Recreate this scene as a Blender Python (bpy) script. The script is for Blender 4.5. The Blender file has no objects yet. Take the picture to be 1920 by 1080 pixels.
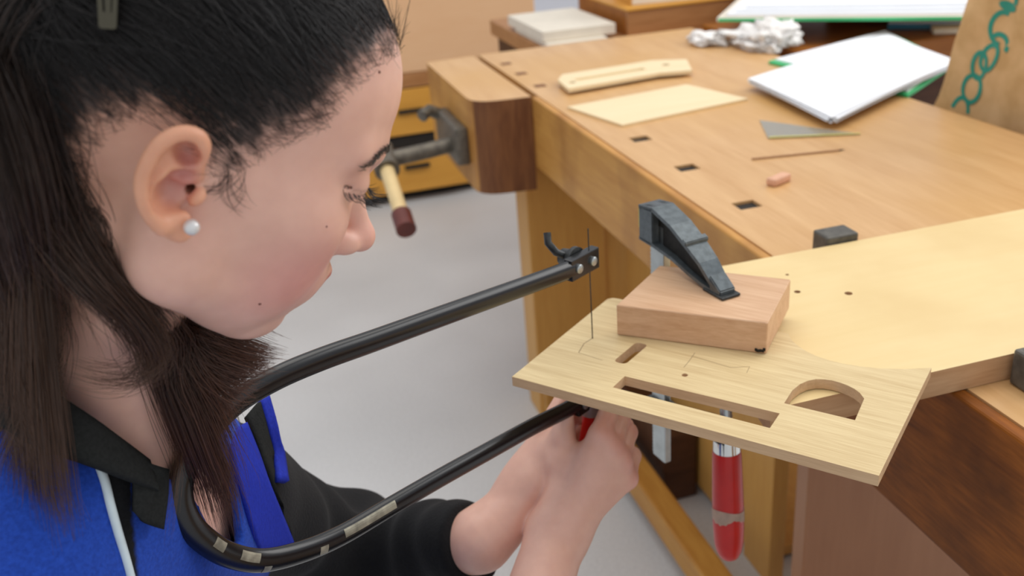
import bpy, bmesh, math, random
import numpy as np
from mathutils import Vector, Matrix

# ------------------------------------------------------------------ camera, sky, lights
SC = bpy.context.scene
COL = SC.collection
PI = math.pi
R = math.radians


def setup_camera():
    t, r = R(24.5), R(-4.5)
    F = Vector((0, math.cos(t), -math.sin(t)))
    R0 = Vector((1, 0, 0))
    U0 = Vector((0, math.sin(t), math.cos(t)))
    Rv = R0 * math.cos(r) + U0 * math.sin(r)
    Uv = -R0 * math.sin(r) + U0 * math.cos(r)
    cd = bpy.data.cameras.new('camera')
    cam = bpy.data.objects.new('camera', cd)
    COL.objects.link(cam)
    m = Matrix(((Rv.x, Uv.x, -F.x, 0), (Rv.y, Uv.y, -F.y, 0), (Rv.z, Uv.z, -F.z, 1.25), (0, 0, 0, 1)))
    cam.matrix_world = m
    cd.sensor_width = 36.0
    cd.lens = 1800 / 1920 * 36.0
    cd.clip_start = 0.02
    cd.dof.use_dof = True
    cd.dof.focus_distance = 0.66
    cd.dof.aperture_fstop = 7.5
    SC.camera = cam


setup_camera()
w = bpy.data.worlds.new('world')
SC.world = w
w.use_nodes = True
bg = w.node_tree.nodes['Background']
bg.inputs['Color'].default_value = (0.93, 0.96, 1.0, 1)
bg.inputs['Strength'].default_value = 0.76


def area(name, loc, target, sx, sy, power, col):
    d = bpy.data.lights.new(name, 'AREA')
    d.shape = 'RECTANGLE'
    d.size, d.size_y = sx, sy
    d.energy = power
    d.color = col
    o = bpy.data.objects.new(name, d)
    COL.objects.link(o)
    o.location = loc
    o.rotation_euler = (Vector(target) - Vector(loc)).to_track_quat('-Z', 'Y').to_euler()
    return o


area('window_light', (3.4, 2.2, 2.6), (0.2, 0.9, 0.8), 3.6, 1.8, 66, (1.0, 0.98, 0.96))
area('ceiling_light', (0.3, 1.6, 3.2), (0.3, 1.2, 0.0), 3.0, 1.6, 36, (1.0, 0.95, 0.88))
SC.view_settings.view_transform = 'Standard'
SC.view_settings.look = 'None'
SC.view_settings.gamma = 1
SC.view_settings.use_curve_mapping = False
SC.view_settings.exposure = 0.0


# ------------------------------------------------------------------ helpers: objects
def tag(o, label=None, cat=None, group=None, kind=None):
    if label: o['label'] = label
    if cat: o['category'] = cat
    if group: o['group'] = group
    if kind: o['kind'] = kind
    return o


def empty(name, loc=(0, 0, 0), rz=0.0):
    o = bpy.data.objects.new(name, None)
    o.empty_display_size = 0.05
    o.location = loc
    o.rotation_euler = (0, 0, rz)
    COL.objects.link(o)
    return o


def link_mesh(name, me, mat, parent=None, loc=None, rot=None):
    o = bpy.data.objects.new(name, me)
    COL.objects.link(o)
    if mat is not None:
        me.materials.append(mat)
    if parent is not None: o.parent = parent
    if loc is not None: o.location = loc
    if rot is not None: o.rotation_euler = rot
    return o


def obj(name, bm, mat, parent=None, loc=None, rot=None, smooth=False, angle=None):
    me = bpy.data.meshes.new(name)
    bmesh.ops.recalc_face_normals(bm, faces=bm.faces)
    bm.to_mesh(me)
    bm.free()
    if smooth or angle:
        for p in me.polygons: p.use_smooth = True
        if angle:
            me.set_sharp_from_angle(angle=R(angle))
    return link_mesh(name, me, mat, parent, loc, rot)


# ------------------------------------------------------------------ helpers: shapes
def box(bm, lo, hi, bev=0.0, seg=2):
    b2 = bmesh.new()
    bmesh.ops.create_cube(b2, size=1.0)
    for v in b2.verts:
        for i in range(3):
            v.co[i] = lo[i] + (v.co[i] + 0.5) * (hi[i] - lo[i])
    if bev > 0:
        bmesh.ops.bevel(b2, geom=b2.edges[:], offset=bev, segments=seg, affect='EDGES', profile=0.5)
    join(bm, b2)


def join(bm, b2, mat=None):
    if mat is not None:
        b2.transform(mat)
    me = bpy.data.meshes.new('tmp')
    b2.to_mesh(me)
    b2.free()
    bm.from_mesh(me)
    bpy.data.meshes.remove(me)


def plate(outer, holes, z0, z1, bev=0.0):
    """a flat board of outline outer with holes cut right through"""
    b = bmesh.new()
    edges = []
    for loop in [outer] + list(holes):
        vs = [b.verts.new((p[0], p[1], z0)) for p in loop]
        edges += [b.edges.new((vs[i], vs[(i + 1) % len(vs)])) for i in range(len(vs))]
    bmesh.ops.triangle_fill(b, use_beauty=True, use_dissolve=False, edges=edges)
    r = bmesh.ops.extrude_face_region(b, geom=b.faces[:])
    for v in r['geom']:
        if isinstance(v, bmesh.types.BMVert): v.co.z = z1
    bmesh.ops.recalc_face_normals(b, faces=b.faces)
    if bev > 0:
        es = [e for e in b.edges if len(e.link_faces) == 2 and e.calc_face_angle(0) > R(60)]
        bmesh.ops.bevel(b, geom=es, offset=bev, segments=1, affect='EDGES')
    return b


def lathe(bm, prof, n=24, mat=None):
    """prof: list of (r, z)"""
    b = bmesh.new()
    rings = []
    for r, z in prof:
        if r < 1e-6:
            rings.append([b.verts.new((0, 0, z))])
        else:
            rings.append([b.verts.new((r * math.cos(2 * PI * i / n), r * math.sin(2 * PI * i / n), z)) for i in range(n)])
    for a, c in zip(rings, rings[1:]):
        for i in range(n):
            j = (i + 1) % n
            if len(a) == 1 and len(c) == 1: continue
            if len(a) == 1: b.faces.new((a[0], c[j], c[i]))
            elif len(c) == 1: b.faces.new((a[i], a[j], c[0]))
            else: b.faces.new((a[i], a[j], c[j], c[i]))
    for ring in (rings[0], rings[-1]):
        if len(ring) > 1: b.faces.new(ring)
    join(bm, b, mat)


def frames_along(pts, up=None):
    P = [Vector(p) for p in pts]
    T = []
    for i in range(len(P)):
        a = P[max(0, i - 1)]
        c = P[min(len(P) - 1, i + 1)]
        T.append((c - a).normalized())
    n = Vector(up) if up is not None else (Vector((0, 0, 1)) if abs(T[0].z) < 0.9 else Vector((1, 0, 0)))
    out = []
    for p, t in zip(P, T):
        n = (n - t * n.dot(t))
        n.normalize()
        out.append((p, t, n.copy(), t.cross(n)))
    return out


def sweep(bm, pts, sect, up=None, scale=None, cap=True, closed_sect=True):
    """sweep section [(n, b)] along pts; scale list per point"""
    b = bmesh.new()
    rings = []
    for i, (p, t, n, bn) in enumerate(frames_along(pts, up)):
        s = scale[i] if scale is not None else 1.0
        if not isinstance(s, (tuple, list)): s = (s, s)
        rings.append([b.verts.new(p + n * (q[0] * s[0]) + bn * (q[1] * s[1])) for q in sect])
    m = len(sect)
    for a, c in zip(rings, rings[1:]):
        for i in range(m if closed_sect else m - 1):
            j = (i + 1) % m
            b.faces.new((a[i], a[j], c[j], c[i]))
    if cap and closed_sect:
        b.faces.new(rings[0][::-1])
        b.faces.new(rings[-1])
    join(bm, b)


def circ(r, n=12, r2=None):
    r2 = r if r2 is None else r2
    return [(r * math.cos(2 * PI * i / n), r2 * math.sin(2 * PI * i / n)) for i in range(n)]


def tube(bm, pts, r, n=12, up=None, scale=None):
    sweep(bm, pts, circ(r, n), up, scale)


def catmull(pts, per=6):
    P = [Vector(p) for p in pts]
    out = []
    for i in range(len(P) - 1):
        p0 = P[max(i - 1, 0)]; p1 = P[i]; p2 = P[i + 1]; p3 = P[min(i + 2, len(P) - 1)]
        for k in range(per):
            t = k / per
            out.append(0.5 * ((2 * p1) + (p2 - p0) * t + (2 * p0 - 5 * p1 + 4 * p2 - p3) * t * t + (3 * p1 - p0 - 3 * p2 + p3) * t ** 3))
    out.append(P[-1])
    return out


def rounded(poly, rad, seg=4):
    """round the corners of a 2D polygon; rad one number or one per corner"""
    n = len(poly)
    out = []
    for i in range(n):
        p = Vector(poly[i]); a = Vector(poly[i - 1]); c = Vector(poly[(i + 1) % n])
        r = rad[i] if isinstance(rad, (list, tuple)) else rad
        if r <= 0:
            out.append(tuple(p)); continue
        d1 = (a - p); d2 = (c - p)
        r = min(r, d1.length * 0.45, d2.length * 0.45)
        s = p + d1.normalized() * r
        e = p + d2.normalized() * r
        for k in range(seg + 1):
            t = k / seg
            q = s * (1 - t) ** 2 + p * 2 * t * (1 - t) + e * t * t
            out.append((q.x, q.y))
    return out


# ------------------------------------------------------------------ helpers: materials
def lin(c):
    return tuple(((x / 255) / 12.92 if x / 255 <= 0.04045 else (((x / 255) + 0.055) / 1.055) ** 2.4) for x in c[:3]) + (1.0,)


def new_mat(name, rough=0.5, metal=0.0, spec=0.5):
    m = bpy.data.materials.new(name)
    m.use_nodes = True
    p = m.node_tree.nodes['Principled BSDF']
    p.inputs['Roughness'].default_value = rough
    p.inputs['Metallic'].default_value = metal
    p.inputs['Specular IOR Level'].default_value = spec
    return m, m.node_tree, p


def N(nt, typ, **kw):
    n = nt.nodes.new(typ)
    for k, v in kw.items(): setattr(n, k, v)
    return n


def ramp(nt, stops):
    r = N(nt, 'ShaderNodeValToRGB')
    e = r.color_ramp.elements
    while len(e) < len(stops): e.new(0.5)
    for el, (p, c) in zip(e, stops):
        el.position = p
        el.color = c
    return r


def coords(nt, scale, kind='Object', rot=(0, 0, 0)):
    tc = N(nt, 'ShaderNodeTexCoord')
    mp = N(nt, 'ShaderNodeMapping')
    mp.inputs['Scale'].default_value = scale
    mp.inputs['Rotation'].default_value = rot
    nt.links.new(tc.outputs[kind], mp.inputs['Vector'])
    return mp.outputs['Vector']


def bump_to(nt, p, height, strength, dist=0.002):
    b = N(nt, 'ShaderNodeBump')
    b.inputs['Strength'].default_value = strength
    b.inputs['Distance'].default_value = dist
    nt.links.new(height, b.inputs['Height'])
    nt.links.new(b.outputs['Normal'], p.inputs['Normal'])


def wood(name, light, dark, axis='y', grain=60, stretch=14, rough=0.42, contrast=1.0, bump=0.15, blotch=None, blotch_scale=3.0, spec=0.4, seed=0.0, fine=0.35):
    """procedural wood, fibres along the given object axis"""
    m, nt, p = new_mat(name, rough, 0, spec)
    s = {'x': (grain / stretch, grain, grain), 'y': (grain, grain / stretch, grain), 'z': (grain, grain, grain / stretch)}[axis]
    v = coords(nt, s)
    ad = N(nt, 'ShaderNodeVectorMath', operation='ADD')
    ad.inputs[1].default_value = (seed, seed * 1.7, seed * 0.6)
    nt.links.new(v, ad.inputs[0])
    n1 = N(nt, 'ShaderNodeTexNoise')
    n1.inputs['Scale'].default_value = 1.0
    n1.inputs['Detail'].default_value = 6
    n1.inputs['Roughness'].default_value = 0.62
    n1.inputs['Distortion'].default_value = 0.6
    nt.links.new(ad.outputs[0], n1.inputs['Vector'])
    n2 = N(nt, 'ShaderNodeTexNoise')
    n2.inputs['Scale'].default_value = 5.5
    n2.inputs['Detail'].default_value = 3
    nt.links.new(ad.outputs[0], n2.inputs['Vector'])
    mx = N(nt, 'ShaderNodeMix', data_type='FLOAT')
    mx.inputs['Factor'].default_value = fine
    nt.links.new(n1.outputs['Fac'], mx.inputs['A'])
    nt.links.new(n2.outputs['Fac'], mx.inputs['B'])
    h = 0.17 / max(contrast, 0.05)
    cr = ramp(nt, [(max(0, 0.5 - h), lin(dark)), (min(1, 0.5 + h), lin(light))])
    nt.links.new(mx.outputs['Result'], cr.inputs['Fac'])
    out = cr.outputs['Color']
    if blotch is not None:
        v2 = coords(nt, (blotch_scale,) * 3)
        n3 = N(nt, 'ShaderNodeTexNoise')
        n3.inputs['Scale'].default_value = 1.0
        n3.inputs['Detail'].default_value = 4
        nt.links.new(v2, n3.inputs['Vector'])
        r3 = ramp(nt, [(0.45, (0, 0, 0, 1)), (0.72, (1, 1, 1, 1))])
        nt.links.new(n3.outputs['Fac'], r3.inputs['Fac'])
        mc = N(nt, 'ShaderNodeMix', data_type='RGBA')
        mc.inputs['B'].default_value = lin(blotch)
        nt.links.new(r3.outputs['Color'], mc.inputs['Factor'])
        nt.links.new(out, mc.inputs['A'])
        out = mc.outputs['Result']
    nt.links.new(out, p.inputs['Base Color'])
    bump_to(nt, p, mx.outputs['Result'], bump, 0.0015)
    return m


def plain(name, col, rough=0.5, metal=0.0, spec=0.5, noise=0.0, nscale=40, bump=0.0, col2=None):
    m, nt, p = new_mat(name, rough, metal, spec)
    v = coords(nt, (nscale,) * 3)
    n = N(nt, 'ShaderNodeTexNoise')
    n.inputs['Scale'].default_value = 1.0
    n.inputs['Detail'].default_value = 5
    nt.links.new(v, n.inputs['Vector'])
    c = lin(col)
    d = lin(col2) if col2 is not None else tuple(x * (1 - noise) for x in c[:3]) + (1,)
    cr = ramp(nt, [(0.35, d), (0.65, c)])
    nt.links.new(n.outputs['Fac'], cr.inputs['Fac'])
    nt.links.new(cr.outputs['Color'], p.inputs['Base Color'])
    if bump: bump_to(nt, p, n.outputs['Fac'], bump, 0.002)
    return m


M = {}
M['bench_top'] = wood('bench_top', (222, 180, 128), (196, 148, 94), 'y', 34, 12, 0.36, 0.75, 0.05, (206, 158, 92), 2.2, 0.5)
M['bench_side'] = wood('bench_side', (212, 158, 82), (186, 128, 58), 'y', 40, 12, 0.45, 0.8, 0.08, (150, 96, 40), 5.0)
M['apron_dark'] = wood('apron_dark', (158, 92, 30), (98, 50, 10), 'y', 46, 9, 0.5, 0.9, 0.2, (74, 38, 10), 9.0, spec=0.2)
M['end_grain'] = wood('end_grain', (140, 90, 48), (92, 48, 18), 'z', 40, 9, 0.5, 0.9, 0.15)
M['bench_base'] = wood('bench_base', (218, 168, 92), (196, 142, 70), 'z', 40, 14, 0.45, 0.7, 0.05)
M['base_rail'] = wood('base_rail', (200, 148, 70), (168, 112, 44), 'y', 40, 12, 0.45, 0.8, 0.05)
M['dark_foot'] = wood('dark_foot', (92, 56, 32), (58, 32, 16), 'x', 40, 8, 0.55, 0.8, 0.1)
M['cab_face'] = wood('cab_face', (166, 120, 88), (146, 100, 70), 'z', 26, 12, 0.35, 0.6, 0.03)
M['pine'] = wood('pine', (234, 210, 158), (226, 198, 140), 'x', 20, 10, 0.5, 0.6, 0.03, (222, 192, 136), 7.0, seed=3.1)
M['pine_edge'] = wood('pine_edge', (208, 168, 128), (178, 134, 92), 'x', 60, 10, 0.6, 0.9, 0.1)
M['oak'] = wood('oak', (230, 208, 160), (196, 168, 120), 'x', 150, 26, 0.5, 0.9, 0.25, seed=1.3, fine=0.4)
M['oak_edge'] = wood('oak_edge', (222, 188, 146), (196, 158, 118), 'x', 120, 12, 0.6, 0.9, 0.1)
M['redwood'] = wood('redwood', (226, 188, 152), (192, 146, 108), 'x', 90, 16, 0.5, 0.75, 0.1, seed=5.2)
M['ply'] = wood('ply', (240, 222, 184), (228, 204, 160), 'x', 20, 12, 0.55, 0.5, 0.02)
M['black_iron'] = plain('black_iron', (70, 72, 72), 0.42, 0.55, 0.5, 0.45, 160, 0.25)
M['iron_face'] = plain('iron_face', (100, 108, 112), 0.38, 0.5, 0.5, 0.3, 160, 0.15)
M['iron_dark'] = plain('iron_dark', (38, 36, 32), 0.6, 0.2, 0.4, 0.5, 160, 0.25)
M['grey_iron'] = plain('grey_iron', (120, 112, 100), 0.5, 0.5, 0.5, 0.4, 60, 0.1)
M['dog_steel'] = plain('dog_steel', (98, 94, 86), 0.45, 0.15, 0.5, 0.4, 120, 0.1)
M['zinc'] = plain('zinc', (190, 196, 196), 0.3, 0.85, 0.5, 0.2, 60)
M['chrome'] = plain('chrome', (225, 225, 222), 0.1, 1.0, 0.5, 0.05, 20)
M['brass'] = plain('brass', (190, 150, 70), 0.3, 0.9)
M['red'] = plain('red', (196, 22, 16), 0.28, 0, 0.5, 0.12, 50)
M['tape'] = plain('tape', (238, 214, 194), 0.5, 0, 0.4, 0.2, 80)
M['black_paint'] = plain('black_paint', (14, 15, 18), 0.26, 0.0, 0.6, 0.3, 40)
M['worn'] = plain('worn', (176, 170, 150), 0.4, 0.5, 0.5, 0.5, 120)
M['steel_blade'] = plain('steel_blade', (70, 72, 76), 0.35, 0.8)
M['hole'] = plain('hole', (30, 24, 18), 0.8)  # near-black that stands in for shade inside holes and gaps
M['birch'] = plain('birch', (232, 204, 150), 0.45, 0, 0.4, 0.1, 30)
M['oxblood'] = plain('oxblood', (104, 44, 34), 0.4, 0, 0.5, 0.2, 30)
M['paper'] = plain('paper', (240, 242, 246), 0.7, 0, 0.3, 0.02, 8)
M['plastic_bag'] = plain('plastic_bag', (246, 242, 238), 0.45, 0, 0.4, 0.05, 30, 0.1)
M['green'] = plain('green', (60, 190, 120), 0.4)
M['blue_folder'] = plain('blue_folder', (60, 130, 165), 0.4)
M['cream'] = plain('cream', (232, 222, 205), 0.55, 0, 0.4, 0.06, 20)
M['kraft'] = plain('kraft', (214, 178, 130), 0.8, 0, 0.2, 0.12, 25, 0.25, (196, 160, 110))
M['teal'] = plain('teal', (32, 142, 124), 0.6)
M['eraser'] = plain('eraser', (226, 176, 146), 0.7, 0, 0.3, 0.1, 90)
M['pencil'] = plain('pencil_line', (150, 124, 90), 0.7)
M['lead'] = plain('lead_pencil', (172, 128, 88), 0.6)
M['teak'] = wood('teak', (186, 134, 86), (150, 98, 54), 'x', 30, 12, 0.4, 0.8, 0.05)
M['orange_wood'] = wood('orange_wood', (178, 112, 42), (140, 80, 24), 'x', 30, 12, 0.45, 0.8, 0.05)
M['tan_panel'] = wood('tan_panel', (230, 188, 146), (220, 172, 128), 'x', 10, 6, 0.5, 0.5, 0.02)
M['drawer'] = wood('drawer', (222, 164, 72), (204, 142, 54), 'x', 16, 8, 0.45, 0.6, 0.03)
M['wall'] = plain('wall', (226, 226, 232), 0.8, 0, 0.3, 0.03, 4)


def glass_plastic():
    m, nt, p = new_mat('clear_plastic', 0.12, 0, 0.5)
    p.inputs['Base Color'].default_value = lin((226, 226, 216))
    p.inputs['Transmission Weight'].default_value = 0.75
    p.inputs['IOR'].default_value = 1.45
    return m


M['clear'] = glass_plastic()
M['yellow_edge'] = plain('yellow_edge', (214, 206, 92), 0.3)


def floor_mat():
    m, nt, p = new_mat('floor_lino', 0.32, 0, 0.4)
    v = coords(nt, (1, 1, 1))
    a = N(nt, 'ShaderNodeTexNoise'); a.inputs['Scale'].default_value = 1.6; a.inputs['Detail'].default_value = 3
    b = N(nt, 'ShaderNodeTexNoise'); b.inputs['Scale'].default_value = 160; b.inputs['Detail'].default_value = 3
    nt.links.new(v, a.inputs['Vector']); nt.links.new(v, b.inputs['Vector'])
    mx = N(nt, 'ShaderNodeMix', data_type='FLOAT'); mx.inputs['Factor'].default_value = 0.45
    nt.links.new(a.outputs['Fac'], mx.inputs['A']); nt.links.new(b.outputs['Fac'], mx.inputs['B'])
    cr = ramp(nt, [(0.35, lin((196, 197, 198))), (0.65, lin((218, 219, 220)))])
    nt.links.new(mx.outputs['Result'], cr.inputs['Fac'])
    nt.links.new(cr.outputs['Color'], p.inputs['Base Color'])
    return m


M['floor'] = floor_mat()

# ------------------------------------------------------------------ setting
b = bmesh.new(); box(b, (-5, -2.5, -0.1), (7, 6.2, 0.0)); tag(obj('floor', b, M['floor']), kind='structure')
b = bmesh.new(); box(b, (-5, 6.2, 0), (7, 6.35, 3.0)); tag(obj('wall_back', b, M['wall']), kind='structure')

b = bmesh.new(); box(b, (-5.15, -2.5, 0), (-5, 6.35, 3.0)); tag(obj('wall_left', b, M['wall']), kind='structure')
b = bmesh.new(); box(b, (7, -2.5, 0), (7.15, 6.35, 3.0)); tag(obj('wall_right', b, M['wall']), kind='structure')

# ------------------------------------------------------------------ the bench frame: local x across the bench, y along it, z up
BO = Vector((0.28007802, 1.07517837, 0))
BR = R(14.2)
BM = Matrix.Translation(BO) @ Matrix.Rotation(BR, 4, 'Z')


def W(v, u, z=0.0):
    return BM @ Vector((v, u, z))


def bench_thing(name, label, cat, v=0, u=0, z=0, rz=0.0, group=None):
    e = empty(name, W(v, u, z), BR + rz)
    tag(e, label, cat, group)
    return e


TOP = 0.80
bench = bench_thing('workbench', 'solid beech workbench with a row of square dog holes and a rounded shoulder vise', 'workbench')
U0, U1, VW = -1.05, 1.335, 0.578
HW = 0.014
holes = []
HU = [-0.405, -0.25, -0.0955, 0.1055, 0.2875, 0.4635]
for hu in HU:
    holes.append([(0.051, hu - HW), (0.083, hu - HW), (0.083, hu + HW), (0.051, hu + HW)])
b = plate([(0.0105, U0), (VW, U0), (VW, U1), (0.0105, U1)], holes, TOP - 0.055, TOP)
obj('bench_top', b, M['bench_top'], bench)
for hu in HU:
    if hu in (-0.405, -0.0955): continue
    b = bmesh.new(); box(b, (0.0512, hu - HW + 0.0002, TOP - 0.054), (0.0828, hu + HW - 0.0002, TOP - 0.004)); obj('hole_shade', b, M['hole'], bench)  # dark filler standing in for the shade down the dog hole
for hu in (0.929, 1.066, 1.19):
    b = bmesh.new(); box(b, (0.028, hu - 0.012, TOP - 0.004), (0.052, hu + 0.012, TOP + 0.0006))
    obj('hole_plug', b, M['end_grain'], bench)
b = bmesh.new(); box(b, (-0.003, -0.13, 0.655), (0.0100, 0.848, TOP - 0.0003), 0.0035, 3)
obj('front_apron', b, M['bench_side'], bench)
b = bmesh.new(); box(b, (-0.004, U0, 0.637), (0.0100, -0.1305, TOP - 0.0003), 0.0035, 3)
obj('near_apron', b, M['apron_dark'], bench)['label'] = 'darker near apron of the bench'  # near stretch of the apron, in a darker brown than the rest
b = bmesh.new(); box(b, (VW - 0.05, U0, 0.655), (VW - 0.002, U1 - 0.01, TOP - 0.0552), 0.003)
obj('rear_apron', b, M['bench_side'], bench)
# shoulder vise block: one rounded corner towards us
blk = rounded([(-0.122, 0.862), (-0.0035, 0.85), (-0.0035, U1), (-0.122, U1 - 0.01)], [0.06, 0.0, 0.0, 0.008], 6)
b = plate(blk, [], 0.605, TOP - 0.0005, 0.0)
vb = obj('shoulder_vise', b, M['bench_top'], bench, angle=40)
vb.data.materials.append(M['end_grain']); vb.data.materials.append(M['bench_side'])
for p in vb.data.polygons:
    n = p.normal
    if abs(n.z) < 0.5:
        p.material_index = 1 if n.y < -0.35 else 2
vb['label'] = 'rounded shoulder vise block with dark end grain'
# iron vise bracket, wooden tommy bar
b = bmesh.new()
box(b, (-0.150, 0.925, 0.655), (-0.1215, 1.13, 0.735), 0.006)
tube(b, [(-0.13, 0.985, 0.690), (-0.20, 0.985, 0.682), (-0.275, 0.985, 0.676)], 0.017, 14)
tube(b, [(-0.135, 1.115, 0.72), (-0.165, 1.115, 0.735), (-0.185, 1.10, 0.728)], 0.014, 12)
tube(b, [(-0.295, 0.95, 0.662), (-0.295, 1.02, 0.69)], 0.027, 16)
obj('vise_screw_bracket', b, M['grey_iron'], bench, angle=40)
b = bmesh.new(); tube(b, [(-0.295, 0.80, 0.602), (-0.295, 1.06, 0.706)], 0.0155, 16)
tb = obj('tommy_bar', b, M['birch'], bench, angle=40)
tb['label'] = 'pale wooden tommy bar with red brown ends'
for s in (0.775, 1.06):
    t = (s - 0.80) / 0.26
    b = bmesh.new(); tube(b, [(-0.295, s, 0.602 + 0.104 * t), (-0.295, s + 0.045, 0.602 + 0.104 * t + 0.018)], 0.0205, 16)
    obj('bar_end', b, M['oxblood'], tb, angle=40)
# base: end trestle, rails and the built-in cupboard
b = bmesh.new(); box(b, (-0.006, 0.93, 0.0), (0.172, 1.02, 0.744), 0.003); obj('leg', b, M['bench_base'], bench)
b = bmesh.new(); box(b, (0.0, 0.90, 0.0), (0.56, 1.05, 0.085), 0.006); obj('foot', b, M['base_rail'], bench)
b = bmesh.new(); box(b, (0.40, 0.93, 0.085), (0.55, 1.02, 0.745), 0.003); obj('leg', b, M['bench_base'], bench)
b = bmesh.new(); box(b, (0.055, -0.9, 0.045), (0.105, 0.93, 0.10), 0.004); obj('stretcher', b, M['base_rail'], bench)
b = bmesh.new(); box(b, (0.13, 0.52, 0.0), (0.205, 0.84, 0.16), 0.006); obj('foot', b, M['dark_foot'], bench)['label'] = 'inner foot with its shade in the dark brown'  # shadowed foot; the shade is put into its dark brown
b = bmesh.new(); box(b, (0.0, -0.95, 0.0), (0.56, -0.80, 0.085), 0.006); obj('foot', b, M['base_rail'], bench)
for v0 in (0.02, 0.40):
    b = bmesh.new(); box(b, (v0, -0.92, 0.085), (v0 + 0.15, -0.83, 0.745), 0.003); obj('leg', b, M['bench_base'], bench)
b = bmesh.new(); box(b, (0.21, 0.33, 0.02), (0.225, 0.90, 0.744), 0.002); obj('side_panel', b, M['bench_base'], bench)
b = bmesh.new(); box(b, (0.205, 0.232, 0.0), (0.235, 0.325, 0.744), 0.002); obj('stile', b, M['bench_base'], bench)
b = bmesh.new(); box(b, (0.128, 0.015, 0.0), (0.55, 0.045, 0.744), 0.002); obj('end_panel', b, M['cab_face'], bench)['label'] = 'brownish varnished end panel'
b = bmesh.new(); box(b, (0.174, 0.945, 0.0), (0.398, 0.965, 0.744), 0.002); obj('far_panel', b, M['bench_base'], bench)
b = bmesh.new(); box(b, (0.22, 0.285, 0.01), (0.55, 0.89, 0.03)); obj('bottom_board', b, M['bench_base'], bench)

# bench dogs
for (v, u, l) in ((0.067, -0.0955, 'steel bench dog in the square hole behind the pale board'), (0.067, -0.405, 'steel bench dog against the near edge of the pale board')):
    d = bench_thing('bench_dog', l, 'bench dog', v, u, TOP, 0, 'steel bench dogs gripping the pale board')
    b = bmesh.new()
    box(b, (-0.0155, -0.0125, -0.05), (0.0155, 0.0115, -0.0002)); box(b, (-0.02, -0.0155, 0.0006), (0.02, 0.0145, 0.034), 0.0025)
    obj('dog_head', b, M['dog_steel'], d)
    b = bmesh.new(); box(b, (-0.004, 0.0117, -0.045), (0.004, 0.0138, 0.001)); obj('dog_spring', b, M['zinc'], d)

# ------------------------------------------------------------------ pale pine board
pb = bench_thing('pine_board', 'long pale softwood board with drill holes and stains clamped across the bench', 'board', 0, 0, TOP)
BT = 0.0255
b = plate([(-0.180, -0.386), (0.62, -0.384), (0.62, -0.113), (-0.100, -0.113), (-0.118, -0.285), (-0.172, -0.335)],
          [[(cx + r * math.cos(a * PI / 6), cy + r * math.sin(a * PI / 6)) for a in range(12)] for cx, cy, r in ((-0.0025, -0.2261, 0.004), (-0.0451, -0.2022, 0.0034), (-0.0325, -0.1616, 0.002))], 0.0006, BT, 0.0)
o = obj('board', b, M['pine'], pb)
o.data.materials.append(M['pine_edge'])
for p in o.data.polygons:
    if abs(p.normal.z) < 0.5: p.material_index = 1
# ------------------------------------------------------------------ oak panel being sawn
OAKM = Matrix.Translation((-0.00606, 0.72509, 0)) @ Matrix.Rotation(R(-35.433), 4, 'Z')
OZ0, OZ1 = 0.8264, 0.8354
oak = empty('oak_panel', (-0.00606, 0.72509, OZ0), R(-35.433))
tag(oak, 'thin oak panel with cut out slots and a half round window, being sawn', 'panel')


def oakp(a, b_, z):
    return OAKM @ Vector((a, b_, z))


outer = [(0, 0), (0.3079, 0), (0.3062, 0.1689), (0.2875, 0.1573), (0.2698, 0.1497), (0.2555, 0.1462), (0.2408, 0.1445), (0.2285, 0.1452), (0.2173, 0.1478), (0.2085, 0.1515), (0.2004, 0.1568), (0.1945, 0.1615), (0.1897, 0.1665), (0.186, 0.1715), (0.1832, 0.1770), (0.0098, 0.1775), (0.004, 0.1765), (0.0004, 0.1722)]
slot1 = rounded([(0.0655, 0.0624), (0.0775, 0.0624), (0.0795, 0.1035), (0.0675, 0.1035)], 0.0055, 5)
slot2 = [(0.0862, 0.0232), (0.2213, 0.0232), (0.2208, 0.0463), (0.0865, 0.0440)]
hole = [(0.1309 + 0.0027 * math.cos(k * PI / 6), 0.0682 + 0.0027 * math.sin(k * PI / 6)) for k in range(12)]
dwin = [(0.2188, 0.0622), (0.2739, 0.0626), (0.2715, 0.0966), (0.2662, 0.1037), (0.2610, 0.1078), (0.2548, 0.1108), (0.2480, 0.1127), (0.2411, 0.1133), (0.2350, 0.1122), (0.2292, 0.1097), (0.2240, 0.1040), (0.2203, 0.0961), (0.2180, 0.0840)]
b = plate(outer, [slot1, slot2, hole, dwin, [(0.0279 + 0.0008 * math.cos(k * PI / 4), 0.0925 + 0.0008 * math.sin(k * PI / 4)) for k in range(8)]], 0, OZ1 - OZ0, 0.0)
o = obj('panel', b, M['oak'], oak)
o.data.materials.append(M['oak_edge'])
for p in o.data.polygons:
    if abs(p.normal.z) < 0.5: p.material_index = 1
for ln, wd in (([(0.0279, 0.0925), (0.0261, 0.0802), (0.0303, 0.0629)], 0.0004), ([(0.0303, 0.0629), (0.056, 0.060)], 0.0002), ([(0.1248, 0.0795), (0.1243, 0.0917), (0.1227, 0.1078)], 0.00025),
               ([(0.1221, 0.1013), (0.1602, 0.0969), (0.1737, 0.1057), (0.1754, 0.0944)], 0.0002)):
    b = bmesh.new()
    for p, q in zip(ln, ln[1:]):
        d = (Vector(q) - Vector(p)); n = Vector((-d.y, d.x)).normalized() * wd
        z = OZ1 - OZ0 + 0.00008
        b.faces.new([b.verts.new((*(Vector(p) + n), z)), b.verts.new((*(Vector(p) - n), z)), b.verts.new((*(Vector(q) - n), z)), b.verts.new((*(Vector(q) + n), z))])
    obj('pencil_line', b, M['pencil'], oak)

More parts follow.
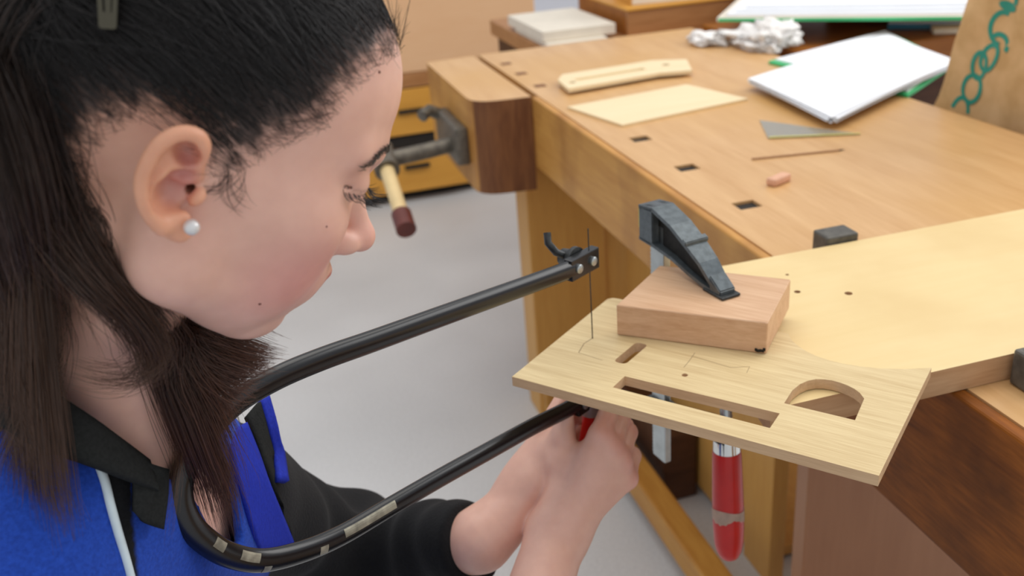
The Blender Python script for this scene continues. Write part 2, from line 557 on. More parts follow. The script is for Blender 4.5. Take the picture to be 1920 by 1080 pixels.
# hardwood block under the clamp
blk = empty('hardwood_block', OAKM @ Vector((0, 0, OZ1)), R(-35.433))
tag(blk, 'pinkish hardwood block lying under the iron clamp jaw on the oak panel', 'block')
b = plate([(0.0452, 0.1082), (0.1785, 0.1322), (0.1665, 0.2262), (0.0415, 0.2062)], [], 0.0002, 0.0306, 0.0)
bmesh.ops.bevel(b, geom=b.edges[:], offset=0.0008, segments=1, affect='EDGES')
obj('block_body', b, M['redwood'], blk)
b = bmesh.new()
rnd = random.Random(4)
for k in range(7):
    a = rnd.uniform(-1, 1) * 0.004; c = rnd.uniform(0, 0.006)
    x = 0.1735 + a
    y = 0.1322 - (0.1785 - x) * 0.18 - 0.0004
    box(b, (x - 0.0012, y - 0.0006, 0.0012 + c * 0.4), (x + 0.0012, y + 0.0004, 0.0035 + c * 0.5), 0.0003, 1)
obj('knot', b, M['iron_dark'], blk)

# ------------------------------------------------------------------ clamp
CT = Vector((0.1905, 0.7970, 0.866))        # where the pad meets the block
CB = Vector((0.1505, 0.8830, 0.0))          # the bar
ang = math.atan2(CT.y - CB.y, CT.x - CB.x)
clamp = empty('bar_clamp', (CB.x, CB.y, 0.62), ang)
tag(clamp, 'iron bar clamp with a worn black jaw and a red handle gripping the oak panel', 'clamp')
TH = math.hypot(CT.x - CB.x, CT.y - CB.y)   # throat
# local: x along the throat, z up from 0.62
z = lambda h: h - 0.62
b = bmesh.new()
box(b, (-0.0115, -0.004, z(0.628)), (0.0115, 0.004, z(0.905)), 0.001)
for k in range(60):
    zz = z(0.632) + k * 0.0044
    box(b, (-0.0122, -0.0036, zz), (-0.0112, 0.0036, zz + 0.0018))
obj('rail', b, M['zinc'], clamp)
# fixed jaw: I-section cast arm seen from its side
prof_top = [(-0.019, z(0.922)), (0.004, z(0.925)), (0.030, z(0.916)), (0.052, z(0.903)), (0.068, z(0.892)), (0.082, z(0.878)), (0.092, z(0.8715))]
prof_bot = [(-0.019, z(0.885)), (0.004, z(0.884)), (0.030, z(0.879)), (0.052, z(0.872)), (0.068, z(0.8685)), (0.082, z(0.8668)), (0.092, z(0.8668))]
jaw = bmesh.new()


def slab(bm, poly, y0, y1, bev=0.0):
    b2 = bmesh.new()
    vs = [b2.verts.new((p[0], y0, p[1])) for p in poly]
    b2.faces.new(vs)
    r = bmesh.ops.extrude_face_region(b2, geom=b2.faces[:])
    for v in r['geom']:
        if isinstance(v, bmesh.types.BMVert): v.co.y = y1
    bmesh.ops.recalc_face_normals(b2, faces=b2.faces)
    if bev: bmesh.ops.bevel(b2, geom=b2.edges[:], offset=bev, segments=2, affect='EDGES')
    join(bm, b2)


KX = TH / 0.083
prof_top = [(x * KX if x > 0 else x, h) for x, h in prof_top]
prof_bot = [(x * KX if x > 0 else x, h) for x, h in prof_bot]
slab(jaw, [(x, h - 0.003) for x, h in prof_top] + [(x, h + 0.001) for x, h in prof_bot[::-1]], -0.004, 0.004)
jb = obj('jaw_web', jaw, M['iron_dark'], clamp)
fl = bmesh.new()


def flange(top, w_, t_, sgn):
    n = len(top)
    b2 = bmesh.new()
    rows = []
    for i, p in enumerate(top):
        q = Vector(top[max(i - 1, 0)]); r_ = Vector(top[min(i + 1, n - 1)])
        d = (r_ - q).normalized()
        nn = Vector((-d.y, d.x)) * sgn
        ww = w_[i]
        a = Vector(p); c = a - nn * t_
        rows.append([b2.verts.new((a.x, -ww, a.y)), b2.verts.new((a.x, ww, a.y)), b2.verts.new((c.x, ww, c.y)), b2.verts.new((c.x, -ww, c.y))])
    for a, c in zip(rows, rows[1:]):
        for i in range(4):
            b2.faces.new((a[i], a[(i + 1) % 4], c[(i + 1) % 4], c[i]))
    b2.faces.new(rows[0]); b2.faces.new(rows[-1][::-1])
    bmesh.ops.recalc_face_normals(b2, faces=b2.faces)
    join(fl, b2)


flange(prof_top, [0.0125, 0.0125, 0.012, 0.0115, 0.0105, 0.0095, 0.0085], 0.0042, 1)
flange(prof_bot, [0.0125, 0.0125, 0.0105, 0.0095, 0.009, 0.0085, 0.0085], 0.0035, -1)
slab(fl, [prof_top[0], prof_top[1], prof_bot[1], prof_bot[0]], -0.0125, -0.0042, 0.001)
slab(fl, [prof_top[0], prof_top[1], prof_bot[1], prof_bot[0]], 0.0042, 0.0125, 0.001)
slab(fl, [(x * KX, h) for x, h in [(0.0475, z(0.909)), (0.0525, z(0.9065)), (0.0525, z(0.902)), (0.0475, z(0.905))]], -0.0135, 0.0135, 0.0008)
slab(fl, [(x * KX, h) for x, h in [(0.079, z(0.884)), (0.093, z(0.8728)), (0.093, z(0.8664)), (0.079, z(0.8664))]], -0.0088, 0.0088, 0.001)
fo = obj('jaw', fl, M['iron_face'], clamp)
fo['label'] = 'worn black cast jaw'
b = bmesh.new(); box(b, (0.072 * KX, -0.0105, z(0.8663)), (0.098 * KX, 0.0105, z(0.8690)), 0.001); obj('pressure_pad', b, M['black_iron'], clamp)
b = bmesh.new(); box(b, (-0.0206, -0.0115, z(0.897)), (-0.0191, 0.0115, z(0.920)), 0.0004); obj('paint_mark', b, M['yellow_edge'], clamp)['label'] = 'yellow green paint on the jaw end'
# sliding jaw and screw with red handle
HT = Vector((0.1999, 0.7975, 0.716)); HB = Vector((0.2022, 0.7828, 0.574))
Rz = Matrix.Rotation(-ang, 4, 'Z')


def cl(p):
    q = Rz @ (Vector(p) - Vector((CB.x, CB.y, 0.62)))
    return q


ht, hb = cl(HT), cl(HB)
b = bmesh.new()
slab(b, [(-0.016, z(0.681)), (0.016, z(0.681)), (ht.x - 0.012, z(0.7085)), (ht.x + 0.011, z(0.7085)), (ht.x + 0.011, z(0.727)), (ht.x - 0.012, z(0.727)), (0.016, z(0.703)), (-0.016, z(0.703))], -0.0095, 0.0095, 0.002)
obj('sliding_jaw', b, M['black_iron'], clamp)
d = (hb - ht).normalized()
hm = Matrix.Translation(ht) @ d.to_track_quat('Z', 'Y').to_matrix().to_4x4()
L_ = (hb - ht).length
b = bmesh.new(); lathe(b, [(0.0, -0.1095), (0.009, -0.1095), (0.009, -0.104), (0.0055, -0.103)] + [(0.0055 + 0.0008 * (k % 2), -0.102 + k * 0.0025) for k in range(40)] + [(0.0055, 0.0)], 16, hm)
obj('screw', b, M['zinc'], clamp, angle=50)
b = bmesh.new(); lathe(b, [(0.0, -0.001), (0.0118, -0.001), (0.0128, 0.001), (0.0132, 0.012), (0.0136, 0.024), (0.0, 0.024)], 28, hm)
hd = bmesh.new()
lathe(hd, [(0.0, 0.0235), (0.0140, 0.0237), (0.0146, 0.030), (0.0152, 0.055), (0.0158, 0.085), (0.0158, 0.110), (0.0150, 0.128), (0.0130, 0.139), (0.0095, 0.1465), (0.005, 0.150), (0.0, 0.1508)], 28, hm)
h_o = obj('handle', hd, M['red'], clamp, angle=50)
h_o['label'] = 'red clamp handle with a torn band of tape'
obj('ferrule', b, M['chrome'], h_o, angle=50)
b = bmesh.new()
n_ = 48
ra, rb = [], []
rnd = random.Random(2)
for i in range(n_):
    a = 2 * PI * i / n_
    lo_ = 0.087 + 0.002 * math.sin(a * 2)
    hi_ = 0.098 + 0.003 * math.sin(a * 3) + 0.0022 * (abs((i * 0.37) % 1 - 0.5) * 2) + rnd.uniform(-0.001, 0.001)
    for arr, t in ((ra, lo_), (rb, hi_)):
        arr.append(b.verts.new(hm @ Vector((0.01625 * math.cos(a), 0.01625 * math.sin(a), t))))
for i in range(n_):
    j = (i + 1) % n_
    b.faces.new((ra[i], ra[j], rb[j], rb[i]))
bmesh.ops.solidify(b, geom=b.faces[:], thickness=0.0004)
obj('tape_band', b, M['tape'], h_o)

# ------------------------------------------------------------------ fretsaw
SB = Vector((0.0704, 0.7842, 0))
SA = R(226)
saw = empty('fretsaw', (SB.x, SB.y, 0.75), SA)
tag(saw, 'black tube framed fretsaw held upright with its thin blade through the oak panel', 'saw')
zs = lambda h: h - 0.75
# side view polyline of the frame: (distance from the blade, height)
FR = [(0.020, 0.9140), (0.060, 0.9185), (0.114, 0.9250), (0.184, 0.9335), (0.247, 0.9410), (0.290, 0.9465), (0.327, 0.9490), (0.358, 0.9465), (0.381, 0.937), (0.399, 0.923), (0.408, 0.906), (0.408, 0.886), (0.401, 0.866), (0.387, 0.844), (0.366, 0.825), (0.336, 0.812), (0.301, 0.804), (0.252, 0.8005), (0.204, 0.797), (0.145, 0.7915), (0.088, 0.786), (0.045, 0.780), (0.018, 0.7775)]
pts = [(q.x, 0, zs(q.y)) for q in catmull([(a, h, 0) for a, h in FR], 5)]
b = bmesh.new()
sweep(b, pts, circ(0.0085, 18, 0.0056), up=(0, 0, 1))
fr_o = obj('frame', b, M['black_paint'], saw, angle=60)
# worn bands where tape and paint came off
rnd = random.Random(7)
for s in (0.14, 0.215, 0.26, 0.33, 0.365, 0.40, 0.435, 0.56, 0.60, 0.64, 0.70, 0.735, 0.76):
    i = int(s * (len(pts) - 1))
    wdt = rnd.choice((1, 2, 2, 3))
    seg = [Vector(p) for p in pts[i:i + wdt + 1]]
    b = bmesh.new()
    a0 = rnd.uniform(0.2, 0.6) * PI
    arc = [(0.0088 * math.cos(t), 0.0059 * math.sin(t)) for t in np.linspace(a0, a0 + 0.8, 5)] + [(0.0083 * math.cos(t), 0.0054 * math.sin(t)) for t in np.linspace(a0 + 0.8, a0, 5)]
    sweep(b, seg, arc, up=(0, 0, 1))
    obj('wear_mark', b, M['worn'], fr_o)
# upper and lower clamps
for nm, h, sg in (('upper_clamp', 0.9145, 1), ('lower_clamp', 0.7765, -1)):
    b = bmesh.new()
    box(b, (-0.009, -0.0045, zs(h) - 0.010), (0.030, 0.0045, zs(h) + 0.010), 0.001)
    c_o = obj(nm, b, M['black_paint'], saw)
    for x_ in (0.001, 0.021):
        b = bmesh.new(); lathe(b, [(0, 0.0), (0.0042, 0.0), (0.0042, 0.0022), (0.003, 0.003), (0, 0.003)], 14, Matrix.Translation((x_, 0.0045, zs(h))) @ Matrix.Rotation(-PI / 2, 4, 'X'))
        obj('clamp_screw', b, M['zinc'], c_o, angle=40)
b = bmesh.new()
box(b, (-0.0006, -0.0002, zs(0.768)), (0.0006, 0.0002, zs(0.944)))
obj('blade', b, M['steel_blade'], saw)
# wing nut and its bolt on the far side of the upper clamp
b = bmesh.new()
wm = Matrix.Translation((0.012, -0.0048, zs(0.917))) @ Matrix.Rotation(PI / 2, 4, 'X')
lathe(b, [(0, 0), (0.012, 0.0), (0.012, 0.004), (0.0085, 0.008), (0.0075, 0.016), (0, 0.016)], 20, wm)
tube(b, [wm @ Vector((0.004, 0.003, 0.008)), wm @ Vector((0.012, 0.009, 0.013)), wm @ Vector((0.016, 0.018, 0.018)), wm @ Vector((0.013, 0.026, 0.021))], 0.0034, 10)
tube(b, [wm @ Vector((-0.004, -0.003, 0.008)), wm @ Vector((-0.012, -0.009, 0.013)), wm @ Vector((-0.016, -0.015, 0.018))], 0.0034, 10)
obj('wing_nut', b, M['black_iron'], saw, angle=50)
b = bmesh.new()
lathe(b, [(0, 0.0165), (0.008, 0.0165), (0.0085, 0.012), (0.0092, 0.0), (0.0105, -0.010), (0.0135, -0.022), (0.0150, -0.045), (0.0150, -0.075), (0.0135, -0.095), (0.0105, -0.106), (0.0, -0.110)], 24, Matrix.Translation((0.006, 0, zs(0.752))))
sh_o = obj('saw_handle', b, M['red'], saw, angle=50)
sh_o['label'] = 'red wooden saw handle inside the hands'
b = bmesh.new(); lathe(b, [(0, 0.0172), (0.0092, 0.0172), (0.0098, 0.006), (0.0, 0.006)], 24, Matrix.Translation((0.006, 0, zs(0.752)))); obj('ferrule', b, M['zinc'], sh_o, angle=50)

# ------------------------------------------------------------------ things lying on the bench
p1 = bench_thing('plywood_sheet', 'thin bare plywood sheet lying flat on the bench beside the dog holes', 'sheet', 0, 0, TOP)
b = plate([(0.027, 0.717), (0.068, 0.545), (0.334, 0.594), (0.290, 0.757)], [], 0.0004, 0.0042)
obj('sheet', b, M['ply'], p1); 
p2 = bench_thing('plywood_offcut', 'long forked plywood offcut with a slot and two holes behind the bare sheet', 'offcut', 0, 0, TOP)
hc = lambda cx, cy, r: [(cx + r * math.cos(k * PI / 5), cy + r * math.sin(k * PI / 5)) for k in range(10)]
b = plate([(0.063, 0.812), (0.268, 0.842), (0.335, 0.826), (0.372, 0.93), (0.305, 0.965), (0.215, 0.955), (0.095, 0.945), (0.070, 0.90)], [[(0.105, 0.870), (0.262, 0.888), (0.258, 0.905), (0.098, 0.888)], hc(0.312, 0.905, 0.009), hc(0.088, 0.862, 0.008)], 0.0063, 0.014)
obj('offcut', b, M['ply'], p2)
b = plate([(0.10, 0.85), (0.30, 0.88), (0.29, 0.93), (0.10, 0.91)], [], 0.0004, 0.0060); obj('under_strip', b, M['ply'], p2)
p3 = bench_thing('set_square', 'small clear triangular set square with yellow edge lying on the bench', 'set square', 0, 0, TOP)
b = plate([(0.2838, 0.4600), (0.2432, 0.3600), (0.3760, 0.3080)], [], 0.0004, 0.0018); obj('triangle', b, M['clear'], p3)
b = plate([(0.2435, 0.3570), (0.3760, 0.3060), (0.376, 0.3095), (0.2455, 0.3615)], [], 0.0027, 0.0030); obj('yellow_edge', b, M['yellow_edge'], p3)
p4 = bench_thing('eraser', 'small pinkish rubber lying on the bench', 'eraser', 0.147, 0.1625, TOP, R(24))
b = bmesh.new(); box(b, (-0.019, -0.008, 0.0003), (0.019, 0.008, 0.0115), 0.003, 3); obj('rubber', b, M['eraser'], p4, angle=50)
p5 = bench_thing('pencil_lead', 'thin grey brown pencil lying on the bench beyond the rubber', 'pencil', 0, 0, TOP)
b = bmesh.new(); tube(b, [(0.167, 0.274, 0.0018), (0.300, 0.250, 0.0018)], 0.0015, 8); obj('shaft', b, M['lead'], p5)
b = bmesh.new(); sweep(b, [(0.300, 0.250, 0.0018), (0.309, 0.2484, 0.0018)], circ(0.0015, 8), scale=[1, 0.1]); obj('tip', b, M['iron_dark'], p5)

# paper stack, folder, crumpled plastic
pst = bench_thing('paper_stack', 'pile of white paper sheets lying over a green folder at the far bench edge', 'paper', 0, 0, TOP)
rnd = random.Random(11)
quad = [Vector(q) for q in ((0.372, 0.662), (0.352, 0.352), (0.770, 0.575), (0.835, 0.885))]
for k in range(7):
    b = bmesh.new()
    nx, ny = 14, 10
    cen = sum(quad, Vector((0, 0))) / 4
    a_ = R(rnd.uniform(-2.5, 2.5)) if k < 6 else 0
    g = []
    for i in range(nx + 1):
        row = []
        for j in range(ny + 1):
            s, t = i / nx, j / ny
            q = quad[1].lerp(quad[2], s).lerp(quad[0].lerp(quad[3], s), t) - cen
            q = Vector((q.x * math.cos(a_) - q.y * math.sin(a_), q.x * math.sin(a_) + q.y * math.cos(a_))) + cen + Vector((rnd.uniform(-1, 1) * 0, 0))
            zz = 0.0122 + 0.0015 * k + 0.0025 * math.sin(s * 3 + t * 2)
            row.append(b.verts.new((q.x, q.y, zz)))
        g.append(row)
    for i in range(nx):
        for j in range(ny):
            b.faces.new((g[i][j], g[i + 1][j], g[i + 1][j + 1], g[i][j + 1]))
    bmesh.ops.recalc_face_normals(b, faces=b.faces)
    bmesh.ops.solidify(b, geom=b.faces[:], thickness=0.0006)
    obj('paper_sheet', b, M['paper'], pst)
fo_ = bench_thing('green_folder', 'green card folder lying under the white paper stack', 'folder', 0, 0, TOP)
b = plate([(0.520, 0.845), (0.575, 0.46), (0.80, 0.62), (0.90, 0.985)], [], 0.0005, 0.006); obj('folder_cover', b, M['green'], fo_)
b = plate([(0.535, 0.845), (0.585, 0.475), (0.79, 0.63), (0.89, 0.97)], [], 0.0062, 0.009); obj('folder_sheets', b, M['paper'], fo_)


def crumple(name, cx, cy, sx, sy, h, seed, mat, parent, n=22):
    rnd = random.Random(seed)
    from mathutils import noise
    b = bmesh.new()
    bmesh.ops.create_icosphere(b, subdivisions=4, radius=1.0)
    for v in b.verts:
        d = v.co.normalized()
        n1 = noise.noise(d * 1.7 + Vector((seed, 0, 0)))
        n2 = abs(noise.noise(d * 4.1 + Vector((0, seed, 0))))
        n3 = abs(noise.noise(d * 8.5 + Vector((0, 0, seed))))
        r_ = 0.82 + 0.35 * n1 - 0.45 * n2 - 0.2 * n3
        z_ = (d.z * r_ + 0.55) * h * 0.62
        v.co = Vector((cx + d.x * r_ * sx, cy + d.y * r_ * sy, max(0.0012, z_)))
    o = obj(name, b, mat, parent, smooth=True)
    return o


pl = bench_thing('plastic_wrap', 'crumpled white translucent plastic bag lying at the far bench corner', 'plastic bag', 0, 0, TOP)
crumple('bag_lump', 0.585, 1.02, 0.085, 0.125, 0.055, 3, M['plastic_bag'], pl)
crumple('bag_lump', 0.625, 1.0, 0.075, 0.09, 0.08, 9, M['plastic_bag'], pl)
crumple('bag_lump', 0.515, 1.12, 0.055, 0.08, 0.035, 5, M['plastic_bag'], pl)

# ------------------------------------------------------------------ the paper carrier bag behind the bench
st = bench_thing('stool', 'wooden stool behind the bench under the brown paper bag', 'stool', 0.74, 0.28, 0)
b = bmesh.new(); box(b, (-0.14, -0.24, 0.42), (0.14, 0.28, 0.45), 0.006); obj('seat', b, M['bench_side'], st)
for sx in (-1, 1):
    for sy in (-1, 1):
        b = bmesh.new(); tube(b, [(sx * 0.12, sy * 0.17, 0.0), (sx * 0.10, sy * 0.14, 0.4195)], 0.018, 10); obj('leg', b, M['bench_side'], st)
kb = bench_thing('paper_bag', 'brown paper carrier bag with teal printed letters standing behind the bench', 'bag', 0.625, 0.45, 0.4505)
from mathutils import noise


def bag_point(t, s, back):
    zz = 0.60 * s
    y_ = -0.30 * (zz - 0.34) - 0.36 * t + 0.008 * noise.noise(Vector((5, s * 9, t * 2)))
    if back: return (0.15 - 0.06 * s + 0.012 * noise.noise(Vector((t * 3, s * 4, 7.3))), y_, zz)
    return (0.014 * noise.noise(Vector((t * 3, s * 4, 0.3))) + 0.006 * noise.noise(Vector((t * 9, s * 11, 3.3))), y_, zz)


b = bmesh.new()
ny, nz = 18, 24
G = [[[b.verts.new(bag_point(i / ny, k / nz, bk)) for k in range(nz + 1)] for i in range(ny + 1)] for bk in (0, 1)]
for g in G:
    for i in range(ny):
        for k in range(nz): b.faces.new((g[i][k], g[i + 1][k], g[i + 1][k + 1], g[i][k + 1]))
for i in (0, ny):
    for k in range(nz): b.faces.new((G[0][i][k], G[1][i][k], G[1][i][k + 1], G[0][i][k + 1]))
for i in range(ny): b.faces.new((G[0][i][0], G[0][i + 1][0], G[1][i + 1][0], G[1][i][0]))
obj('bag_body', b, M['kraft'], kb, angle=50)


def bag_uz(px, py):
    """place on the printed face, from a sketch grid"""
    return (0.393 - 0.00118 * (px - 1815) - 0.00011 * py - 0.45, 0.971 + 0.00014 * (px - 1815) - 0.0009 * py - 0.4505)


def print_arc(b, c, ru, rz, wd, a0, a1, rot, n=22):
    cy, cz = bag_uz(*c)
    prev = None
    for k in range(n + 1):
        a = a0 + (a1 - a0) * k / n
        pr = []
        for dd in (-wd, wd):
            yy, z_ = (ru + dd) * math.cos(a), (rz + dd) * math.sin(a)
            y2 = cy + yy * math.cos(rot) - z_ * math.sin(rot); z2 = cz + yy * math.sin(rot) + z_ * math.cos(rot)
            s_ = z2 / 0.60
            t_ = (-0.30 * (z2 - 0.34) - y2) / 0.36
            pr.append(b.verts.new((bag_point(t_, s_, 0)[0] - 0.0012, y2, z2)))
        if prev: b.faces.new((prev[0], prev[1], pr[1], pr[0]))
        prev = pr


for c, ru, rz, a0, a1, rot in (((1801, 206), 0.018, 0.026, 0.15, PI - 0.15, 0.1), ((1820, 160), 0.020, 0.023, 0, 2 * PI, 0.25), ((1832, 117), 0.014, 0.022, 0, 2 * PI, 0.15), ((1850, 102), 0.015, 0.024, 0, 2 * PI, 0.55),
                               ((1870, 50), 0.022, 0.026, -0.6 * PI, 0.55 * PI, 0.3), ((1866, 78), 0.018, 0.016, 0.1, PI * 1.1, 0.2), ((1880, 4), 0.017, 0.032, 0.0, PI, 0.2), ((1881, 12), 0.013, 0.004, 0, 2 * PI, 0.2)):
    b = bmesh.new()
    print_arc(b, c, ru, rz, 0.0040, a0, a1, rot)
    obj('printed_letter', b, M['teal'], kb)

# ------------------------------------------------------------------ neighbouring benches and cupboards, far behind
nb = bench_thing('side_workbench', 'orange wooden workbench beyond the far bench edge, loaded with folders', 'workbench')
b = bmesh.new(); box(b, (0.66, 0.93, 0.735), (1.9, 1.44, 0.785), 0.004); obj('bench_top', b, M['orange_wood'], nb)
b = bmesh.new(); box(b, (0.70, 1.0, 0.60), (1.86, 1.40, 0.734), 0.003); obj('apron', b, M['dark_foot'], nb)
for lx in (0.72, 1.78):
    for ly in (1.02, 1.31):
        b = bmesh.new(); box(b, (lx, ly, 0), (lx + 0.08, ly + 0.08, 0.60), 0.003); obj('leg', b, M['bench_side'], nb)
ob = bench_thing('end_workbench', 'brown workbench beyond the rounded vise end, carrying sheets and boxes', 'workbench')
b = bmesh.new(); box(b, (0.225, 1.46, 0.72), (1.02, 2.05, 0.765), 0.004); obj('bench_top', b, M['teak'], ob)
b = bmesh.new(); box(b, (0.235, 1.48, 0.62), (1.01, 2.0, 0.719), 0.003); obj('apron', b, M['dark_foot'], ob)
for lx in (0.50, 0.92):
    for ly in (1.50, 1.90):
        b = bmesh.new(); box(b, (lx, ly, 0), (lx + 0.08, ly + 0.08, 0.6195), 0.003); obj('leg', b, M['teak'], ob)
for k, (x0, y0, x1, y1, z0, z1, l) in enumerate(((0.232, 1.47, 0.40, 1.78, 0.7655, 0.777, 'lowest white board on the brown end workbench'), (0.228, 1.50, 0.435, 1.84, 0.7775, 0.806, 'thick cream board topmost on the brown end workbench'))):
    e = bench_thing('white_board', l, 'board', 0, 0, 0, 0, 'white boards stacked on the end workbench')
    b = bmesh.new(); box(b, (x0, y0, z0), (x1, y1, z1), 0.002); obj('board', b, M['cream'], e)
e = bench_thing('wooden_tray', 'long brown wooden tray box between the bench corner and the orange workbench', 'box', 0, 0, 0.7655)
for nm, lo, hi, mt in (('front_side', (0.47, 1.50, 0), (0.992, 1.515, 0.066), 'teak'), ('back_side', (0.47, 1.88, 0), (0.992, 1.895, 0.066), 'teak'), ('end_side', (0.47, 1.516, 0), (0.485, 1.879, 0.066), 'orange_wood'), ('end_side', (0.977, 1.516, 0), (0.992, 1.879, 0.066), 'orange_wood'), ('lid', (0.466, 1.495, 0.0665), (0.996, 1.90, 0.074), 'drawer')):
    b = bmesh.new(); box(b, lo, hi, 0.0015); obj(nm, b, M[mt], e)
e = bench_thing('cream_box', 'cream cardboard box with yellowish end standing on the brown wooden tray', 'box', 0.50, 1.54, 0.8402, R(-8))
b = bmesh.new(); box(b, (0.0, 0.0, 0), (0.24, 0.20, 0.085), 0.002); obj('box_body', b, M['cream'], e)
b = bmesh.new(); box(b, (-0.003, 0.0, 0.0), (-0.0005, 0.20, 0.085)); obj('box_end', b, M['drawer'], e)
b = bmesh.new(); box(b, (-0.004, -0.004, 0.0855), (0.244, 0.204, 0.10), 0.002); obj('box_lid', b, M['cream'], e)
e = bench_thing('crate', 'dark crate on the orange workbench under the large cream portfolio', 'crate', 1.0, 1.17, 0.7855, R(-38))
for nm, lo, hi in (('side', (-0.12, 0.06, 0), (0.40, 0.072, 0.055)), ('side', (-0.12, 0.15, 0), (0.40, 0.162, 0.055)), ('end', (-0.12, 0.073, 0), (-0.108, 0.149, 0.055)), ('end', (0.388, 0.073, 0), (0.40, 0.149, 0.055)), ('base', (-0.107, 0.073, 0), (0.387, 0.149, 0.008))):
    b = bmesh.new(); box(b, lo, hi, 0.001); obj(nm, b, M['iron_dark'], e)
e = bench_thing('portfolio', 'large cream portfolio with green edge lying across the dark crate', 'folder', 1.0, 1.17, 0.841, R(-38))
b = bmesh.new(); box(b, (-0.34, -0.285, 0), (0.42, 0.26, 0.010), 0.002); obj('cover', b, M['cream'], e)
b = bmesh.new(); box(b, (-0.335, -0.288, 0.001), (0.415, -0.2855, 0.008)); obj('green_edge', b, M['green'], e)
for k in range(3):
    b = bmesh.new(); box(b, (-0.32 + 0.02 * k, -0.27 + 0.02 * k, 0.0103 + 0.006 * k), (0.40, 0.24, 0.016 + 0.006 * k), 0.001); obj('sheet_bundle', b, M['paper'], e)
e = bench_thing('blue_folder', 'blue folder lying on the orange workbench near the paper bag', 'folder', 1.09, 1.06, 0.7855, R(-40))
b = bmesh.new(); box(b, (-0.10, -0.06, 0), (0.16, 0.04, 0.014), 0.002); obj('folder_cover', b, M['blue_folder'], e)
b = bmesh.new(); box(b, (-0.098, -0.058, 0.0143), (0.158, 0.038, 0.018)); obj('folder_sheets', b, M['paper'], e)
e = bench_thing('notepad', 'small cream notepad in front of the blue folder on the orange workbench', 'notepad', 1.052, 0.965, 0.7855, R(-30))
b = bmesh.new(); box(b, (-0.03, -0.02, 0), (0.07, 0.025, 0.012), 0.002); obj('pages', b, M['cream'], e)
b = bmesh.new(); box(b, (-0.03, -0.02, 0.0122), (0.07, 0.025, 0.014), 0.0005); obj('pad_cover', b, M['ply'], e)

cab = bench_thing('drawer_cupboard', 'yellow and tan wooden cupboard with drawers standing on the floor far behind', 'cupboard', 0, 2.65, 0)
b = bmesh.new(); box(b, (-0.95, 0.02, 0.05), (0.555, 0.55, 0.93), 0.003); obj('carcass', b, M['tan_panel'], cab)
b = bmesh.new(); box(b, (-0.95, 0.0, 0.51), (0.557, 0.0195, 0.93), 0.003); obj('upper_panel', b, M['tan_panel'], cab)
b = bmesh.new(); box(b, (-0.95, -0.004, 0.455), (0.556, 0.0195, 0.508), 0.003); obj('middle_rail', b, M['teak'], cab)
for x0, x1 in ((-0.95, -0.34), (-0.33, 0.40)):
    b = bmesh.new(); box(b, (x0, -0.006, 0.275), (x1, 0.0195, 0.45), 0.003); d_ = obj('drawer', b, M['drawer'], cab)
    b = bmesh.new(); box(b, ((x0 + x1) / 2 - 0.05, -0.022, 0.36), ((x0 + x1) / 2 + 0.05, -0.0065, 0.375), 0.003); obj('handle', b, M['iron_dark'], d_)
    b = bmesh.new(); box(b, (x0, -0.006, 0.045), (x1 - 0.16 * (x1 > 0), 0.0195, 0.215), 0.003); d_ = obj('drawer', b, M['drawer'], cab)
    b = bmesh.new(); box(b, ((x0 + x1) / 2 - 0.05, -0.022, 0.14), ((x0 + x1) / 2 + 0.05, -0.0065, 0.155), 0.003); obj('handle', b, M['iron_dark'], d_)
b = bmesh.new(); box(b, (-0.95, 0.005, 0.222), (0.40, 0.0195, 0.268)); obj('gap_shade', b, M['hole'], cab)  # dark bar painted in for the shade between the drawers
b = bmesh.new(); box(b, (-0.93, 0.06, 0.0), (0.53, 0.52, 0.05)); obj('shade_base', b, M['iron_dark'], cab)  # dark base block standing in for the shadow under the cupboard
# ================================================================== the girl
# ------------------------------------------------------------------ signed distance modelling (numpy) and surface nets
def rot3(y, p, r):
    cy, sy, cp, sp, cr, sr = np.cos(y), np.sin(y), np.cos(p), np.sin(p), np.cos(r), np.sin(r)
    return np.array([[cy, -sy, 0], [sy, cy, 0], [0, 0, 1]]) @ np.array([[cp, 0, sp], [0, 1, 0], [-sp, 0, cp]]) @ np.array([[1, 0, 0], [0, cr, -sr], [0, sr, cr]])


HR = rot3(R(16.76), R(33.0), R(2.94))       # head: local x forward, y to its left, z up
HT = np.array([-0.1629, 0.4973, 1.1241])
A_ = lambda *v: np.array(v, float)


def to_head(p): return (p - HT) @ HR
def from_head(q): return np.asarray(q, float) @ HR.T + HT


def smin(a, b, k):
    h = np.maximum(k - np.abs(a - b), 0) / k
    return np.minimum(a, b) - h * h * k * 0.25


def smax(a, b, k): return -smin(-a, -b, k)


def ell(p, c, r, rot=None):
    q = p - A_(*c)
    if rot is not None: q = q @ rot
    r = A_(*r)
    k0 = np.sqrt(((q / r) ** 2).sum(1))
    k1 = np.sqrt(((q / (r * r)) ** 2).sum(1))
    return k0 * (k0 - 1) / np.maximum(k1, 1e-9)


def cap(p, a, b, r1, r2=None):
    a, b = A_(*a), A_(*b)
    r2 = r1 if r2 is None else r2
    d = b - a
    pa = p - a
    h = np.clip(pa @ d / (d @ d), 0, 1)
    return np.sqrt(((pa - h[:, None] * d) ** 2).sum(1)) - (r1 + (r2 - r1) * h)


def chain(p, pts, rad, k=0.004):
    d = None
    for i in range(len(pts) - 1):
        e = cap(p, pts[i], pts[i + 1], rad[i], rad[i + 1])
        d = e if d is None else smin(d, e, k)
    return d


def sm(x, a, b):
    t = np.clip((x - a) / (b - a), 0, 1)
    return t * t * (3 - 2 * t)


def dens(pts, rad, per=3):
    P = catmull([A_(*p) for p in pts], per)
    r = np.interp(np.linspace(0, len(pts) - 1, len(P)), range(len(pts)), rad)
    return [tuple(p) for p in P], list(r)


